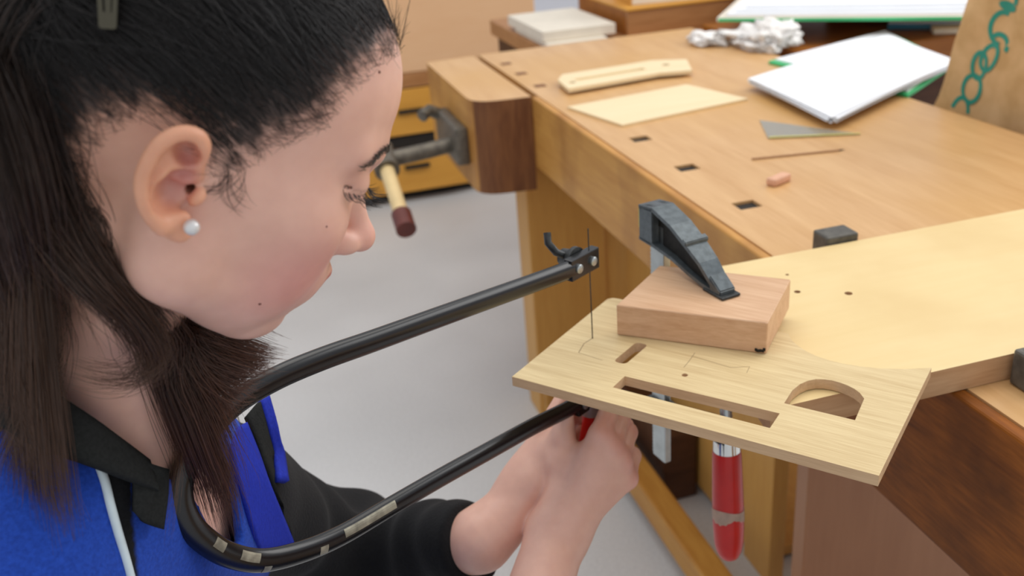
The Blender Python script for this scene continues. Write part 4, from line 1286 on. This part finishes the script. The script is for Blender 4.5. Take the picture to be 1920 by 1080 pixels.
# ------------------------------------------------------------------ jacket
CUFL = WRL + OFL + (ELL_ - WRL) / np.linalg.norm(ELL_ - WRL) * 0.012
CUFR = WRR + OFR + (ELR - WRR) / np.linalg.norm(ELR - WRR) * 0.075


def vnoise(p, f, seed=0.0):
    """cheap smooth pseudo-noise for cloth folds"""
    x, y, z = (p * f + seed).T
    return (np.sin(x * 1.3 + 1.7 * np.sin(y * 0.9 + z * 0.4)) + np.sin(y * 1.7 + 1.3 * np.sin(z * 1.1 + x * 0.5)) + np.sin(z * 1.5 + 1.9 * np.sin(x * 0.8 + y * 0.6))) / 3


def sleeve(p, S, E, C, r0, r1, r2):
    d = smin(cap(p, S, E, r0, r1), cap(p, E, C, r1, r2), 0.03)
    ax = (C - E) / np.linalg.norm(C - E)
    t = (p - E) @ ax
    fold = 0.0045 * np.sin(t * 150 + 2.2 * vnoise(p, 22)) * sm(-t, -0.26, 0.04)
    return smax(d + fold, (p - C) @ ax, 0.004)


def jacket_solid(p):
    d = torso(p) - 0.016
    d = smin(d, cap(p, NECK + A_(-0.040, -0.035, -0.030), SHR + A_(0, -0.01, 0.010), 0.048, 0.058), 0.04)
    d = smin(d, cap(p, NECK + A_(-0.035, 0.035, -0.040), SHL + A_(0, 0.01, 0.0), 0.046, 0.050), 0.04)
    d = smin(d, sleeve(p, SHL, ELL_, CUFL, 0.058, 0.050, 0.0405), 0.04)
    d = smin(d, sleeve(p, SHR, ELR, CUFR, 0.060, 0.052, 0.038), 0.04)
    return d + 0.0035 * vnoise(p, 34, 0.7)


def jacket(p):
    d = jacket_solid(p)
    shell = np.maximum(d, -(d + 0.0075))
    # neck hole
    ax = (from_head((-0.030, 0, -0.020)) - NECK); ax /= np.linalg.norm(ax)
    t = (p - NECK) @ ax
    rr = np.linalg.norm(p - NECK - t[:, None] * ax, axis=1)
    shell = smax(shell, -np.maximum(rr - 0.058, -(t + 0.05)), 0.004)
    # front opening
    l = p[:, 1] - 0.545
    vz = p[:, 2] - 0.815
    wedge = np.maximum(np.abs(l) - 0.010 - 0.40 * np.maximum(vz, 0), np.maximum(-(p[:, 0] + 0.285), -vz))
    return smax(shell, -wedge, 0.004)


def cloth_mat(name, bumpy=0.35):
    m, nt, p = new_mat(name, 0.9, 0, 0.15)
    at = N(nt, 'ShaderNodeAttribute'); at.attribute_name = 'tint'
    v = coords(nt, (1, 1, 1))
    n = N(nt, 'ShaderNodeTexNoise'); n.inputs['Scale'].default_value = 420; n.inputs['Detail'].default_value = 4
    nt.links.new(v, n.inputs['Vector'])
    cr = ramp(nt, [(0.3, (0.72, 0.72, 0.75, 1)), (0.7, (1.1, 1.1, 1.08, 1))])
    nt.links.new(n.outputs['Fac'], cr.inputs['Fac'])
    mx = N(nt, 'ShaderNodeMix', data_type='RGBA', blend_type='MULTIPLY'); mx.inputs['Factor'].default_value = 1
    nt.links.new(at.outputs['Color'], mx.inputs['A']); nt.links.new(cr.outputs['Color'], mx.inputs['B'])
    nt.links.new(mx.outputs['Result'], p.inputs['Base Color'])
    p.inputs['Sheen Weight'].default_value = 0.06
    p.inputs['Sheen Roughness'].default_value = 0.6
    bump_to(nt, p, n.outputs['Fac'], bumpy, 0.002)
    return m


M['fleece'] = cloth_mat('fleece')
BLUE, BLACK = A_(*lin((36, 74, 176))[:3]), A_(*lin((22, 22, 24))[:3])
jv, jq = surface_nets(jacket, (-0.50, 0.14, 0.42), (0.02, 0.92, 1.10), 0.0028)
jv = relax(jv, jq, 2, 0.4)
jt = np.tile(BLUE, (len(jv), 1))
dl = np.minimum(cap(jv, SHL, ELL_, 0.05), cap(jv, ELL_, CUFL, 0.05))
edge_ = lambda d: sm(d, -0.0012, 0.0012)
blk = edge_(0.03 - dl) * edge_(jv[:, 1] - 0.60)
blk = np.maximum(blk, edge_(0.02 - cap(jv, ELR, CUFR, 0.05)))
pz = A_(*PIPING)[::-1]; ez = A_(*BLACK_EDGE)[::-1]
yp = np.interp(jv[:, 2], pz[:, 2], pz[:, 1]); ye = np.interp(jv[:, 2], ez[:, 2], ez[:, 1])
front = (jv[:, 0] > -0.36) & (jv[:, 2] > pz[0, 2] - 0.25) & (jv[:, 2] < pz[-1, 2] + 0.03)
blk = np.maximum(blk, front * edge_(jv[:, 1] - yp) * edge_(ye - jv[:, 1]))
lz = A_(*LAPEL_B)[::-1]
blk = np.maximum(blk, edge_(jv[:, 1] - np.interp(jv[:, 2], lz[:, 2], lz[:, 1]) + 0.004) * edge_(0.90 - jv[:, 2]) * (jv[:, 0] > -0.34))
jt = jt * (1 - blk[:, None]) + BLACK * blk[:, None]
jme = mesh_from('jacket', jv, jq)
set_attr(jme, 'tint', jt)
jacket_o = child('jacket', jme, M['fleece'])
print('jacket', len(jv), _t.time() - _t0)


def ribbon(name, rows, thick, mat, parent, sub=5, label=None):
    """rows: list of polylines (equal length) -> smooth cloth strip with thickness"""
    rr = [catmull(r, sub) for r in rows]
    cols = [catmull([r[i] for r in rr], sub) if len(rr) > 2 else [rr[0][i].lerp(rr[1][i], k / 4) for k in range(5)] for i in range(len(rr[0]))]
    b = bmesh.new()
    g = [[b.verts.new(v) for v in c] for c in cols]
    for a, c in zip(g, g[1:]):
        for i in range(len(a) - 1): b.faces.new((a[i], a[i + 1], c[i + 1], c[i]))
    bmesh.ops.recalc_face_normals(b, faces=b.faces)
    bmesh.ops.solidify(b, geom=b.faces[:], thickness=thick)
    o = obj(name, b, mat, None, smooth=True)
    child(name, o, None, parent)
    if label: o['label'] = label
    return o


M['collar'] = plain('collar_black', (44, 45, 44), 0.95, 0, 0.1, 0.25, 500, 0.3)
M['blue_trim'] = plain('blue_trim', (34, 52, 172), 0.8, 0, 0.2, 0.2, 400, 0.2)
M['piping'] = plain('piping', (214, 228, 232), 0.5, 0, 0.4, 0.05, 200)
# ------------------------------------------------------------------ collar, lapels, piping
def off_pts(pts, d): return [tuple(A_(*p) + A_(*d)) for p in pts]


ribbon('collar', [COLLAR_LOW, COLLAR_MID, COLLAR_TOP], 0.006, M['collar'], jacket_o, 4, 'black fleece stand collar')
ribbon('collar_flap', [FLAP_A, [tuple((A_(*a) + A_(*b)) / 2 + A_(0, -0.004, 0.002)) for a, b in zip(FLAP_A, FLAP_B)], FLAP_B], 0.005, M['collar'], jacket_o, 4, 'dark grey turned down collar end')
ribbon('lapel', [LAPEL_A, [tuple((A_(*a) + A_(*b)) / 2 + A_(0.0, -0.003, 0.001)) for a, b in zip(LAPEL_A, LAPEL_B)], LAPEL_B], 0.004, M['blue_trim'], jacket_o, 4, 'deep blue far front edge')
ribbon('shoulder_strip', [STRIP_A, STRIP_B], 0.005, M['blue_trim'], jacket_o, 4, 'narrow blue strip by the far shoulder')
ribbon('far_collar', [off_pts(LAPEL_B[:4], (-0.004, 0.006, 0)), STRIP_A], 0.004, M['collar'], jacket_o, 4, 'black inner side of the far collar')
b = bmesh.new()
tube(b, catmull(PIPING, 5), 0.0026, 10)
o = obj('piping', b, M['piping'], None, smooth=True)
child('piping', o, None, jacket_o)
o['label'] = 'white piping along the shoulder seam'
# ------------------------------------------------------------------ hair
HAIRLINE = [(0.083, 0.0995), (0.070, 0.0935), (0.058, 0.083), (0.048, 0.069), (0.0440, 0.0504), (0.0360, 0.0430), (0.0251, 0.0300), (0.0160, 0.0150), (0.0110, 0.0125), (0.0060, 0.0165), (-0.0010, 0.0275), (-0.0120, 0.0330), (-0.0247, 0.0290), (-0.0409, 0.0128), (-0.0454, -0.0042), (-0.0440, -0.0251), (-0.040, -0.045), (-0.060, -0.065), (-0.13, -0.065), (-0.13, 0.17), (0.083, 0.17)]


def poly_dist(x, z):
    """signed distance to the hair region seen from the side (negative inside)"""
    P = A_(*HAIRLINE)
    n = len(P)
    d2 = np.full(len(x), 1e9); ins = np.zeros(len(x), bool)
    for i in range(n):
        a, c = P[i], P[(i + 1) % n]
        e = c - a
        wx, wz = x - a[0], z - a[1]
        t = np.clip((wx * e[0] + wz * e[1]) / (e @ e), 0, 1)
        d2 = np.minimum(d2, (wx - e[0] * t) ** 2 + (wz - e[1] * t) ** 2)
        cond = (a[1] > z) != (c[1] > z)
        xc = (c[0] - a[0]) * (z - a[1]) / (c[1] - a[1] + 1e-12) + a[0]
        ins ^= cond & (x < xc)
    return np.where(ins, -1, 1) * np.sqrt(d2)


rng = np.random.default_rng(5)
scalp_sd = poly_dist(q[:, 0], q[:, 2])
on_head = ((q ** 2).sum(1) < 0.155 ** 2) & (np.abs(q[:, 1]) < 0.078)
# the scalp under the hair is dark; it thins out at the hairline
nz = 0.004 * vnoise(q, 260) + 0.003 * vnoise(q, 700)
dens_m = (1 - sm(scalp_sd + nz, -0.0125, 0.002)) * on_head
blend(0.93 * dens_m, (34, 26, 24))
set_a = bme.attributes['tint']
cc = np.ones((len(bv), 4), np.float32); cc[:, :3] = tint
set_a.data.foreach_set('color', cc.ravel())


def hair_mat(name, root, tip, rough=0.32):
    m, nt, p = new_mat(name, rough, 0, 0.5)
    inf = N(nt, 'ShaderNodeHairInfo')
    r1 = ramp(nt, [(0.0, lin(root)), (1.0, lin(tip))])
    nt.links.new(inf.outputs['Intercept'], r1.inputs['Fac'])
    mx = N(nt, 'ShaderNodeMix', data_type='RGBA', blend_type='MULTIPLY'); mx.inputs['Factor'].default_value = 1
    r2 = ramp(nt, [(0.0, (0.55, 0.55, 0.55, 1)), (1.0, (1.35, 1.3, 1.2, 1))])
    nt.links.new(inf.outputs['Random'], r2.inputs['Fac'])
    nt.links.new(r1.outputs['Color'], mx.inputs['A']); nt.links.new(r2.outputs['Color'], mx.inputs['B'])
    nt.links.new(mx.outputs['Result'], p.inputs['Base Color'])
    return m


M['hair_dark'] = hair_mat('hair_dark', (23, 19, 18), (28, 22, 20), 0.36)
M['hair_long'] = hair_mat('hair_long', (36, 27, 23), (84, 56, 38), 0.36)
M['hair_lock'] = hair_mat('hair_lock', (44, 30, 24), (88, 52, 32), 0.38)
M['lash'] = plain('lash', (14, 11, 10), 0.4)


def hair_object(name, strands, rad, mat, parent=None, taper=True):
    """strands: array (n, k, 3) of world points"""
    n, k, _ = strands.shape
    hc_ = bpy.data.hair_curves.new(name)
    hc_.add_curves([k] * n)
    hc_.attributes['position'].data.foreach_set('vector', strands.astype(np.float32).ravel())
    ra_ = hc_.attributes.new('radius', 'FLOAT', 'POINT')
    prof = np.interp(np.linspace(0, 1, k), [0, 0.1, 0.7, 1], [0.8, 1, 1, 0.25]) if taper else np.ones(k)
    rr = (rad if np.ndim(rad) else np.full(n, rad))[:, None] * prof[None, :]
    ra_.data.foreach_set('value', rr.astype(np.float32).ravel())
    o = bpy.data.objects.new(name, hc_)
    hc_.materials.append(mat)
    child(name, o, None, parent)
    return o


def push_out(P, fn, gap, it=2):
    sh = P.shape
    X = P.reshape(-1, 3)
    for _ in range(it):
        d = fn(X)
        m = d < gap
        if not m.any(): break
        g = grad(fn, X[m], 0.001)
        X[m] += g * (gap - d[m])[:, None]
    return X.reshape(sh)


def slerp(a, b_, t):
    om = np.arccos(np.clip((a * b_).sum(-1), -1, 1))[:, None, None]
    t = t[None, :, None]
    return (np.sin((1 - t) * om) * a[:, None] + np.sin(t * om) * b_[:, None]) / np.maximum(np.sin(om), 1e-6)


C0 = A_(-0.012, 0, 0.030)
GATHER = A_(-0.094, -0.010, 0.068)


def on_scalp(dirs, lift):
    r = np.full(dirs.shape[:-1], 0.112)
    for _ in range(5):
        P = (C0 + dirs * r[..., None]).reshape(-1, 3)
        r -= head_core(P).reshape(r.shape)
    return C0 + dirs * (r + lift)[..., None]


def head_core(s):
    s = np.stack([s[:, 0], np.abs(s[:, 1]), s[:, 2]], 1)
    d = ell(s, (-0.008, 0, 0.043), (0.095, 0.0735, 0.084))
    d = smin(d, ell(s, (-0.050, 0, 0.010), (0.052, 0.060, 0.055)), 0.03)
    d = smin(d, ell(s, (0.036, 0, 0.058), (0.050, 0.056, 0.046)), 0.024)
    d = smin(d, ell(s, (0.040, 0, -0.015), (0.050, 0.058, 0.070)), 0.03)
    d = smin(d, cap(s, (0.004, 0.056, 0.0), (0.010, 0.051, -0.046), 0.014, 0.0155), 0.03)
    return d


# 1: hair combed back from the hairline to the clip
NS, K = 15000, 14
cand = np.nonzero(on_head & (scalp_sd + 1.2 * nz < 0.0015) & ((q[:, 1] < 0.03) | (rng.random(len(q)) < 0.35)))[0]
cw = 0.25 + 0.75 * sm(-scalp_sd[cand], -0.001, 0.014)
idx = rng.choice(cand, NS, p=cw / cw.sum())
root = q[idx] + rng.normal(0, 0.0007, (NS, 3))
d0 = root - C0; d0 /= np.linalg.norm(d0, axis=1)[:, None]
tg = GATHER + rng.normal(0, 1, (NS, 3)) * A_(0.012, 0.018, 0.014)
d1 = tg - C0; d1 /= np.linalg.norm(d1, axis=1)[:, None]
L1_ = np.clip(rng.normal(1.0, 0.12, NS), 0.6, 1.0)
tt = np.linspace(0, 1, K)
dirs = slerp(d0, d1, tt)
edge = sm(-scalp_sd[idx], 0.0, 0.02)
lift = 0.0006 + (0.0025 + 0.0085 * rng.random(NS) ** 1.3 * (0.25 + 0.75 * edge))[:, None] * np.sin(np.minimum(tt * 1.6, 1.0) * PI / 2)[None]
P1 = on_scalp(dirs, lift)
P1[:, 0] = root
wv = 0.0010 * np.stack([vnoise(P1.reshape(-1, 3), 120, s_) for s_ in (0, 3.1, 6.7)], 1).reshape(P1.shape) * tt[None, :, None]
P1 = P1 + wv + rng.normal(0, 0.0016, (NS, 1, 3)) * (tt ** 1.5)[None, :, None]
hair_o = hair_object('hair', from_head(P1.reshape(-1, 3)).reshape(P1.shape), rng.uniform(0.00010, 0.00018, NS), M['hair_dark'])
hair_o['label'] = 'dark brown hair combed back'

# short flyaways and baby hairs at temple, forehead and behind the ear
NB = 900
band = np.nonzero(on_head & (scalp_sd > -0.004) & (scalp_sd < 0.0055) & (q[:, 1] < 0.04) & (q[:, 2] > -0.05))[0]
ib = rng.choice(band, NB)
rb_ = q[ib]
nb_ = grad(head_core, rb_)
td = tg[:NB] - rb_; td -= nb_ * (td * nb_).sum(1)[:, None]; td /= np.linalg.norm(td, axis=1)[:, None]
td = td + rng.normal(0, 0.35, (NB, 3))
ln = rng.uniform(0.006, 0.022, NB)
tb_ = np.linspace(0, 1, 7)
PB = rb_[:, None] + td[:, None] * (ln[:, None] * tb_)[..., None] + nb_[:, None] * (0.0012 + 0.0035 * rng.random(NB)[:, None] * tb_)[..., None] - A_(0, 0, 1) * (rng.random(NB)[:, None] * 0.006 * tb_ ** 2)[..., None]
hair_object('baby_hair', from_head(PB.reshape(-1, 3)).reshape(PB.shape), 0.00007, M['hair_dark'], hair_o)
# wisps in front of the ear
W0 = []
for k in range(26):
    kind = k % 3
    a = A_(0.0085 + 0.012 * rng.random(), -0.0745, 0.0120 + rng.normal(0, 0.003))
    if kind == 0: end, sag = A_(0.0040, -0.076, 0.0045 - 0.006 * rng.random()), A_(0.004, 0, -0.006)
    elif kind == 1: end, sag = a + A_(0.012 + 0.006 * rng.random(), 0.003, -0.010 - 0.008 * rng.random()), A_(-0.004, -0.001, -0.006)
    else: end, sag = a + A_(0.004 * rng.normal(), 0.001, -0.012 - 0.005 * rng.random()), A_(0.005, -0.001, 0.002)
    mid_ = (a + end) / 2 + sag + rng.normal(0, 0.001, 3)
    W0.append([(1 - t) ** 2 * a + 2 * t * (1 - t) * mid_ + t * t * end for t in np.linspace(0, 1, 10)])
W0 = np.array(W0)
W0 = push_out(from_head(W0.reshape(-1, 3)).reshape(W0.shape), body, 0.0007)
hair_object('ear_wisp', W0, 0.00009, M['hair_dark'], hair_o)


# 2: long loose hair
def resample(pts, k):
    c = np.array([tuple(p) for p in catmull(pts, 8)])
    s = np.r_[0, np.cumsum(np.linalg.norm(np.diff(c, axis=0), axis=1))]
    u = np.linspace(0, s[-1], k)
    return np.stack([np.interp(u, s, c[:, i]) for i in range(3)], 1)


def bundle(guides, n, k, spread, seed, wave=0.0015, shorten=(0.75, 1.0)):
    r_ = np.random.default_rng(seed)
    Gd = np.stack([resample(g, k) for g in guides])
    m = len(guides)
    f = r_.random(n) * (m - 1) if m > 1 else np.zeros(n)
    i = np.minimum(f.astype(int), max(m - 2, 0)); t = (f - i)[:, None, None]
    base = Gd[i] * (1 - t) + Gd[np.minimum(i + 1, m - 1)] * t
    # shorten some
    s = np.linspace(0, 1, k)
    sp = np.interp(s, np.linspace(0, 1, len(spread)), spread)
    off = r_.normal(0, 1, (n, 1, 3)) * sp[None, :, None]
    P = base + off
    fr = r_.uniform(25, 60, (n, 1)); ph = r_.uniform(0, 6.28, (n, 1))
    L_ = np.linalg.norm(np.diff(Gd[0], axis=0), axis=1).sum()
    wv_ = wave * np.sin(fr * s * L_ + ph)
    P = P + wv_[..., None] * r_.normal(0, 1, (n, 1, 3)) * s[None, :, None]
    u = r_.uniform(*shorten, n)
    # cut each strand at its own length
    pos = s[None, :] * u[:, None] * (k - 1)
    i0 = np.minimum(pos.astype(int), k - 2); tf = (pos - i0)[..., None]
    ar = np.arange(n)[:, None]
    return P[ar, i0] * (1 - tf) + P[ar, i0 + 1] * tf


def clothes_and_skin(p): return np.minimum(body(p), jacket_solid(p) - 0.001)


B1 = np.concatenate([bundle([GUIDE_G4, GUIDE_G3], 1300, 22, [0.010, 0.010, 0.009, 0.007, 0.006, 0.008], 1, shorten=(0.38, 0.78)), bundle([GUIDE_G4, GUIDE_G3], 110, 22, [0.010, 0.010, 0.009, 0.007, 0.006, 0.007], 21, shorten=(0.8, 1.0))])
B2 = bundle([GUIDE_G3, GUIDE_G1], 260, 22, [0.008, 0.007, 0.006, 0.005, 0.004, 0.004], 2, shorten=(0.3, 0.62))
B3 = bundle([GUIDE_G1], 110, 26, [0.011, 0.008, 0.0065, 0.004, 0.003, 0.002, 0.0015], 3, shorten=(0.55, 1.0))
B4 = bundle([GUIDE_G2], 420, 24, [0.010, 0.008, 0.006, 0.005, 0.005, 0.004], 4, shorten=(0.7, 1.0))
B5 = bundle([GUIDE_G5], 800, 20, [0.006, 0.0065, 0.0065, 0.005, 0.004, 0.004], 6, shorten=(0.7, 1.0))
B6 = bundle([GUIDE_S1], 130, 18, [0.004, 0.006, 0.007, 0.006, 0.006], 8, shorten=(0.6, 1.0))
for nm, B, rd in (('long_hair_back', B1, 0.00016), ('long_hair_neck', B2, 0.00014), ('long_hair_front', B3, 0.00014), ('hair_curl', B4, 0.00013), ('long_hair_side', B5, 0.00015), ('neck_wisp', B6, 0.00011)):
    B = push_out(B, clothes_and_skin, 0.0012)
    hair_object(nm, B, np.random.default_rng(9).uniform(0.6, 1.15, len(B)) * rd, M['hair_long'], hair_o)
# the far-side lock that hangs under the chin
F1 = bundle([GUIDE_F1, GUIDE_F2, GUIDE_F3], 1700, 18, [0.004, 0.005, 0.006, 0.006, 0.0055, 0.004], 11, 0.0012, (0.86, 1.0))
F2 = bundle([GUIDE_F3, GUIDE_F5, GUIDE_F4], 1300, 22, [0.004, 0.005, 0.006, 0.006, 0.007, 0.006], 12, 0.0012, (0.6, 1.0))
for nm, B in (('chin_lock', F1), ('chest_lock', F2)):
    hair_object(nm, B, np.random.default_rng(3).uniform(0.6, 1.15, len(B)) * 0.00016, M['hair_lock'], hair_o)
# hair falling down the back from the clip
NBK = 3200
g0 = GATHER + rng.normal(0, 1, (NBK, 3)) * A_(0.012, 0.022, 0.012)
dA = g0 - C0; dA /= np.linalg.norm(dA, axis=1)[:, None]
yb = rng.uniform(-0.060, 0.060, NBK)
tB = np.stack([-0.082 + 0.30 * np.abs(yb), yb, np.full(NBK, -0.045)], 1)
dB = tB - C0; dB /= np.linalg.norm(dB, axis=1)[:, None]
s1 = np.linspace(0, 1, 12)
PK = on_scalp(slerp(dA, dB, s1), 0.006 + (0.012 * rng.random(NBK))[:, None] * np.sin(np.minimum(s1 * 2, 1) * PI / 2)[None])
PK = from_head(PK.reshape(-1, 3)).reshape(PK.shape)
dn = np.linspace(0, 1, 10)[1:]
end = PK[:, -1:]
LK = rng.uniform(0.10, 0.20, (NBK, 1))
fall = end + np.stack([-0.03 * dn[None] * np.ones((NBK, 1)), rng.normal(0, 0.006, (NBK, 1)) * dn[None], -LK * dn[None]], -1)
PK = push_out(np.concatenate([PK, fall], 1), clothes_and_skin, 0.002)
hair_object('back_hair', PK, 0.00017, M['hair_long'], hair_o)

# eyebrows and lashes, both sides
for sgn, tagn in ((-1, 'near'), (1, 'far')):
    n = 150
    t = rng.random(n)
    a = np.stack([0.0945 - 0.0225 * t ** 1.2, sgn * (0.016 + 0.030 * t), 0.0405 - 0.0050 * t + 0.004 * np.sin(t * PI)], 1)
    a += rng.normal(0, 1, (n, 3)) * A_(0.0004, 0.0006, 0.0013) * (1.15 - 0.8 * t)[:, None]
    fnh = lambda p: head(p)
    for _ in range(3):
        a = a - grad(fnh, a) * fnh(a)[:, None]
    nn = grad(fnh, a)
    dr_ = np.stack([-0.55 * np.ones(n), sgn * 0.75 * np.ones(n), 0.28 - 0.5 * t], 1) + rng.normal(0, 0.16, (n, 3))
    dr_ -= nn * (dr_ * nn).sum(1)[:, None]; dr_ /= np.linalg.norm(dr_, axis=1)[:, None]
    s_ = np.linspace(0, 1, 6)
    Lb = rng.uniform(0.004, 0.0075, n)
    PB = a[:, None] + dr_[:, None] * (Lb[:, None] * s_)[..., None] + nn[:, None] * (0.0004 + 0.0010 * np.sin(s_ * PI))[None, :, None]
    hair_object('eyebrow', from_head(PB.reshape(-1, 3)).reshape(PB.shape), 0.00016, M['lash'])
    n = 46
    t = np.linspace(0, 1, n) + rng.normal(0, 0.01, n)
    a = np.stack([0.0890 - 0.0185 * t ** 2, sgn * (0.0235 + 0.0265 * t), 0.0222 - 0.0006 * t ** 2], 1)
    for _ in range(3):
        a = a - grad(fnh, a) * fnh(a)[:, None]
    dirl = np.stack([0.95 - 0.20 * t, sgn * (-0.10 + 0.40 * t), -0.34 - 0.25 * t], 1) + rng.normal(0, 0.09, (n, 3))
    dirl /= np.linalg.norm(dirl, axis=1)[:, None]
    Ll = rng.uniform(0.0115, 0.0160, n) * (0.75 + 0.35 * np.sin(np.clip(t, 0, 1) * PI))
    PL = a[:, None] + dirl[:, None] * (Ll[:, None] * s_)[..., None] + A_(0, 0, 1) * (-0.0022 * np.sin(s_ * PI) + 0.0030 * s_ ** 2)[None, :, None]
    hair_object('eyelashes', from_head(PL.reshape(-1, 3)).reshape(PL.shape), 0.00015, M['lash'])
    # dark lash line
    tl = np.linspace(0, 1, 14)
    ll = np.stack([0.0890 - 0.0185 * tl ** 2, sgn * (0.0235 + 0.0265 * tl), 0.0222 - 0.0006 * tl ** 2], 1)
    for _ in range(3): ll = ll - grad(fnh, ll) * fnh(ll)[:, None]
    b = bmesh.new(); tube(b, [Vector(from_head(p)) for p in ll], 0.0006, 6)
    o = obj('lash_line', b, M['lash'], None, smooth=True); child('lash_line', o)

# pearl stud, hair clip, moles
M['pearl'] = plain('pearl', (226, 224, 222), 0.16, 0.25, 0.7, 0.05, 60)
b = bmesh.new()
bmesh.ops.create_uvsphere(b, u_segments=24, v_segments=16, radius=0.0037, matrix=Matrix.Translation(from_head((0.0058, -0.0905, -0.0136))))
o = obj('pearl_earring', b, M['pearl'], None, smooth=True); child('pearl_earring', o)
o['label'] = 'white pearl stud earring'
b = bmesh.new(); tube(b, [Vector(from_head((0.0058, -0.0868, -0.0136))), Vector(from_head((0.0054, -0.0825, -0.0140)))], 0.0012, 10); ps = obj('stud_post', b, M['zinc'], None, smooth=True); child('stud_post', ps, None, o)
ca, cb = A_(*CLIP_A), A_(*CLIP_B)
ux = (cb - ca); Lc = np.linalg.norm(ux); ux /= Lc
vn_ = grad(body, ((ca + cb) / 2)[None])[0]; vn_ -= ux * (ux @ vn_); vn_ /= np.linalg.norm(vn_)
wx_ = np.cross(vn_, ux)
CM = Matrix(((wx_[0], ux[0], vn_[0], ca[0]), (wx_[1], ux[1], vn_[1], ca[1]), (wx_[2], ux[2], vn_[2], ca[2]), (0, 0, 0, 1)))
b = plate(rounded([(-0.0036, -0.001), (0.0036, -0.001), (0.0052, Lc), (-0.0052, Lc)], 0.0015), [rounded([(-0.0018, 0.0055), (0.0018, 0.0055), (0.0030, Lc - 0.003), (-0.0030, Lc - 0.003)], 0.001)], 0.0, 0.0009)
b.transform(CM)
M['clip_steel'] = plain('clip_steel', (84, 80, 68), 0.28, 0.9)
o = obj('hair_clip', b, M['clip_steel'], None); child('hair_clip', o)
o['label'] = 'metal snap hair clip'
b = plate(rounded([(-0.0011, 0.004), (0.0011, 0.004), (0.0018, Lc - 0.004), (-0.0018, Lc - 0.004)], 0.0008), [], -0.0004, 0.0004); b.transform(CM)
t_ = obj('clip_tongue', b, M['clip_steel'], None); child('clip_tongue', t_, None, o)
M['mole'] = plain('mole', (104, 52, 44), 0.6)
for mp, rr in ((MOLE_FOREHEAD, 0.0008), (MOLE_NOSE_SIDE, 0.0006), (MOLE_JAW, 0.0009), (MOLE_CHEEK, 0.0005)):
    b = bmesh.new(); bmesh.ops.create_icosphere(b, subdivisions=2, radius=rr, matrix=Matrix.Translation(mp))
    o = obj('mole', b, M['mole'], None, smooth=True); child('mole', o)
print('hair', _t.time() - _t0)
